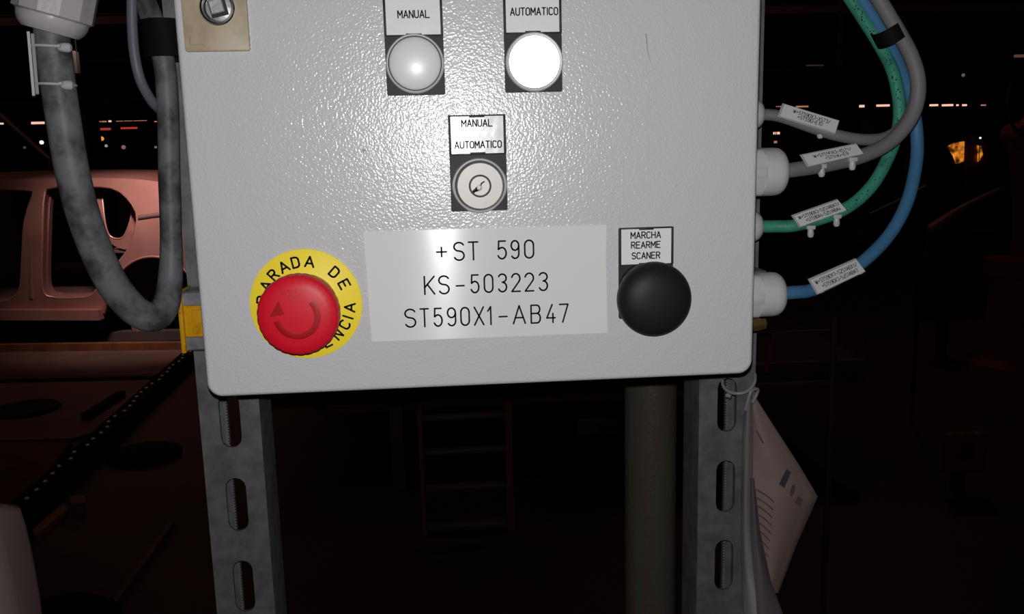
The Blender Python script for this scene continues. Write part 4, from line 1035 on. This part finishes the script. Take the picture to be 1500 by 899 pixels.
lamp(1408, 1416, 154, 2.8, YF, M['tube_warm'], 'short bright tube light right of the tiny one')
lamp(1437, 1444, 154, 2, YF, M['tube_dim'], 'dim tube light nearest the right edge')
lamp(1133, 1142, 195, 3.6, YF-4000, M['tube_warm'], 'warm light between the two upper cable glands')
lamp(1134, 1138, 208, 3.4, YF-4600, M['tube_dim'], 'smaller light under the warm one between the upper glands')
lamp(1486, 1502, 82, 4, 14000, emis('brown_glow', (1, .4, .3), .10), 'dull brown light on the right edge')
lamp(1140, 1172, 10, 4, 10500, emis('dull_glow', (1, .5, .36), .05), 'dull brown lamp at the top right of the box')
lamp(1178, 1206, 97, 4, 13500, emis('dull_glow_low', (1, .5, .36), .035), 'dull brown lamp on the faint girder right of the box')
def bulb(px, py, rpx, Y, m, label):
    c = at(px, py, Y); r = rpx/F*(Y-CAM.y); t = thing('signal_lamp', V(c.x, Y, FZ), label, 'light')
    prof = [(r*math.sin(PI*k/10)+.5, -r*math.cos(PI*k/10)) for k in range(11)]
    bm = NB(); lathe(bm, c, V(0, 0, 1), prof, 14); obj('globe', bm, m, t)
    bm = NB(); box(bm, c.x-r*.3, c.x+r*.3, Y-r*.3, Y+r*.3, FZ, c.z-r*.9); obj('stem', bm, M['chain'], t, None)
bulb(61, 208.5, 2.8, 15000, M['lamp_white'], 'round white lamp over the car roof left of the conduit')
bulb(149, 203, 3, 15000, M['lamp_amber'], 'round amber lamp right of the conduit')
bulb(155.5, 213.5, 2, 16000, emis('pale_lamp', (.8, .85, .75), .35), 'small pale lamp below the amber one')
bulb(181, 215.5, 2.8, 16000, emis('pinkish_lamp', (1, .5, .45), .22), 'small pinkish lamp midway between conduit and box')
bulb(228, 215.5, 1.7, 16000, emis('grey_lamp', (.8, .75, .75), .18), 'left one of two tiny grey lamps close to the left strut')
bulb(235, 215.5, 1.7, 16000, emis('grey_lamp_b', (.8, .75, .75), .22), 'right one of two tiny grey lamps close to the left strut')
bulb(136, 202, 2, 15500, emis('thin_lamp', (1, .75, .7), .2), 'faint lamp between the conduit and the amber lamp')
bulb(36, 216, 2, 16000, emis('grey_lamp_c', (.7, .75, .75), .06), 'faintest grey lamp left of the round white one')
bulb(1436, 202, 1.6, 11700, M['lamp_white'], 'tiny white lamp above the narrow amber window at right')
bulb(1340+71, 110, 2.5, 15000, emis('grey_lamp_d', (.8, .75, .75), .12), 'faint grey lamp above the row of tube lights at right')
# amber glowing machine windows
def glow(pxs, Y, label):
    pts = [at(x, y, Y) for x, y in pxs]; c = sum(pts, V(0, 0, 0))/len(pts)
    t = thing('machine_window', c, label, 'window')
    bm = NB(); loft(bm, [[p for p in pts], [p+V(0, 30, 0) for p in pts]]); obj('glowing_pane', bm, M['lamp_fire'], t, None)
glow([(1389, 214), (1399, 209), (1413, 207), (1412, 236), (1402, 240), (1397, 228)], 11740, 'larger amber glowing machine window right of the cables')
glow([(1433, 213), (1437, 214), (1440, 226), (1434, 237)], 11740, 'narrow amber glowing machine window right of the larger one')

# ------------------------------------------------------------------ groups for repeats
GR_ = {'tube_light': 'tube lights far down the hall', 'signal_lamp': 'small round lamps far down the hall', 'overhead_beam': 'overhead girders across the hall',
       'strut_channel': 'upright strut channels behind the control box', 'grey_cable': 'cables entering the right side of the box', 'green_cable': 'cables entering the right side of the box',
       'blue_cable': 'cables entering the right side of the box', 'tape_wrap': 'black tape wraps', 'conveyor_rail': 'conveyor rails on the floor', 'machine_cabinet': 'machines far down the hall',
       'machine_window': 'amber glowing windows', 'dark_disc': 'dark round discs', 'floor_pipe': 'pipes on the floor', 'hanging_post': 'hanging posts'}
for o in SC.objects:
    b_ = o.name.split('.')[0]
    if o.parent is None and 'category' in o: o['kind'] = 'thing'
    if o.parent is None and b_ in GR_ and 'category' in o: o['group'] = GR_[b_]
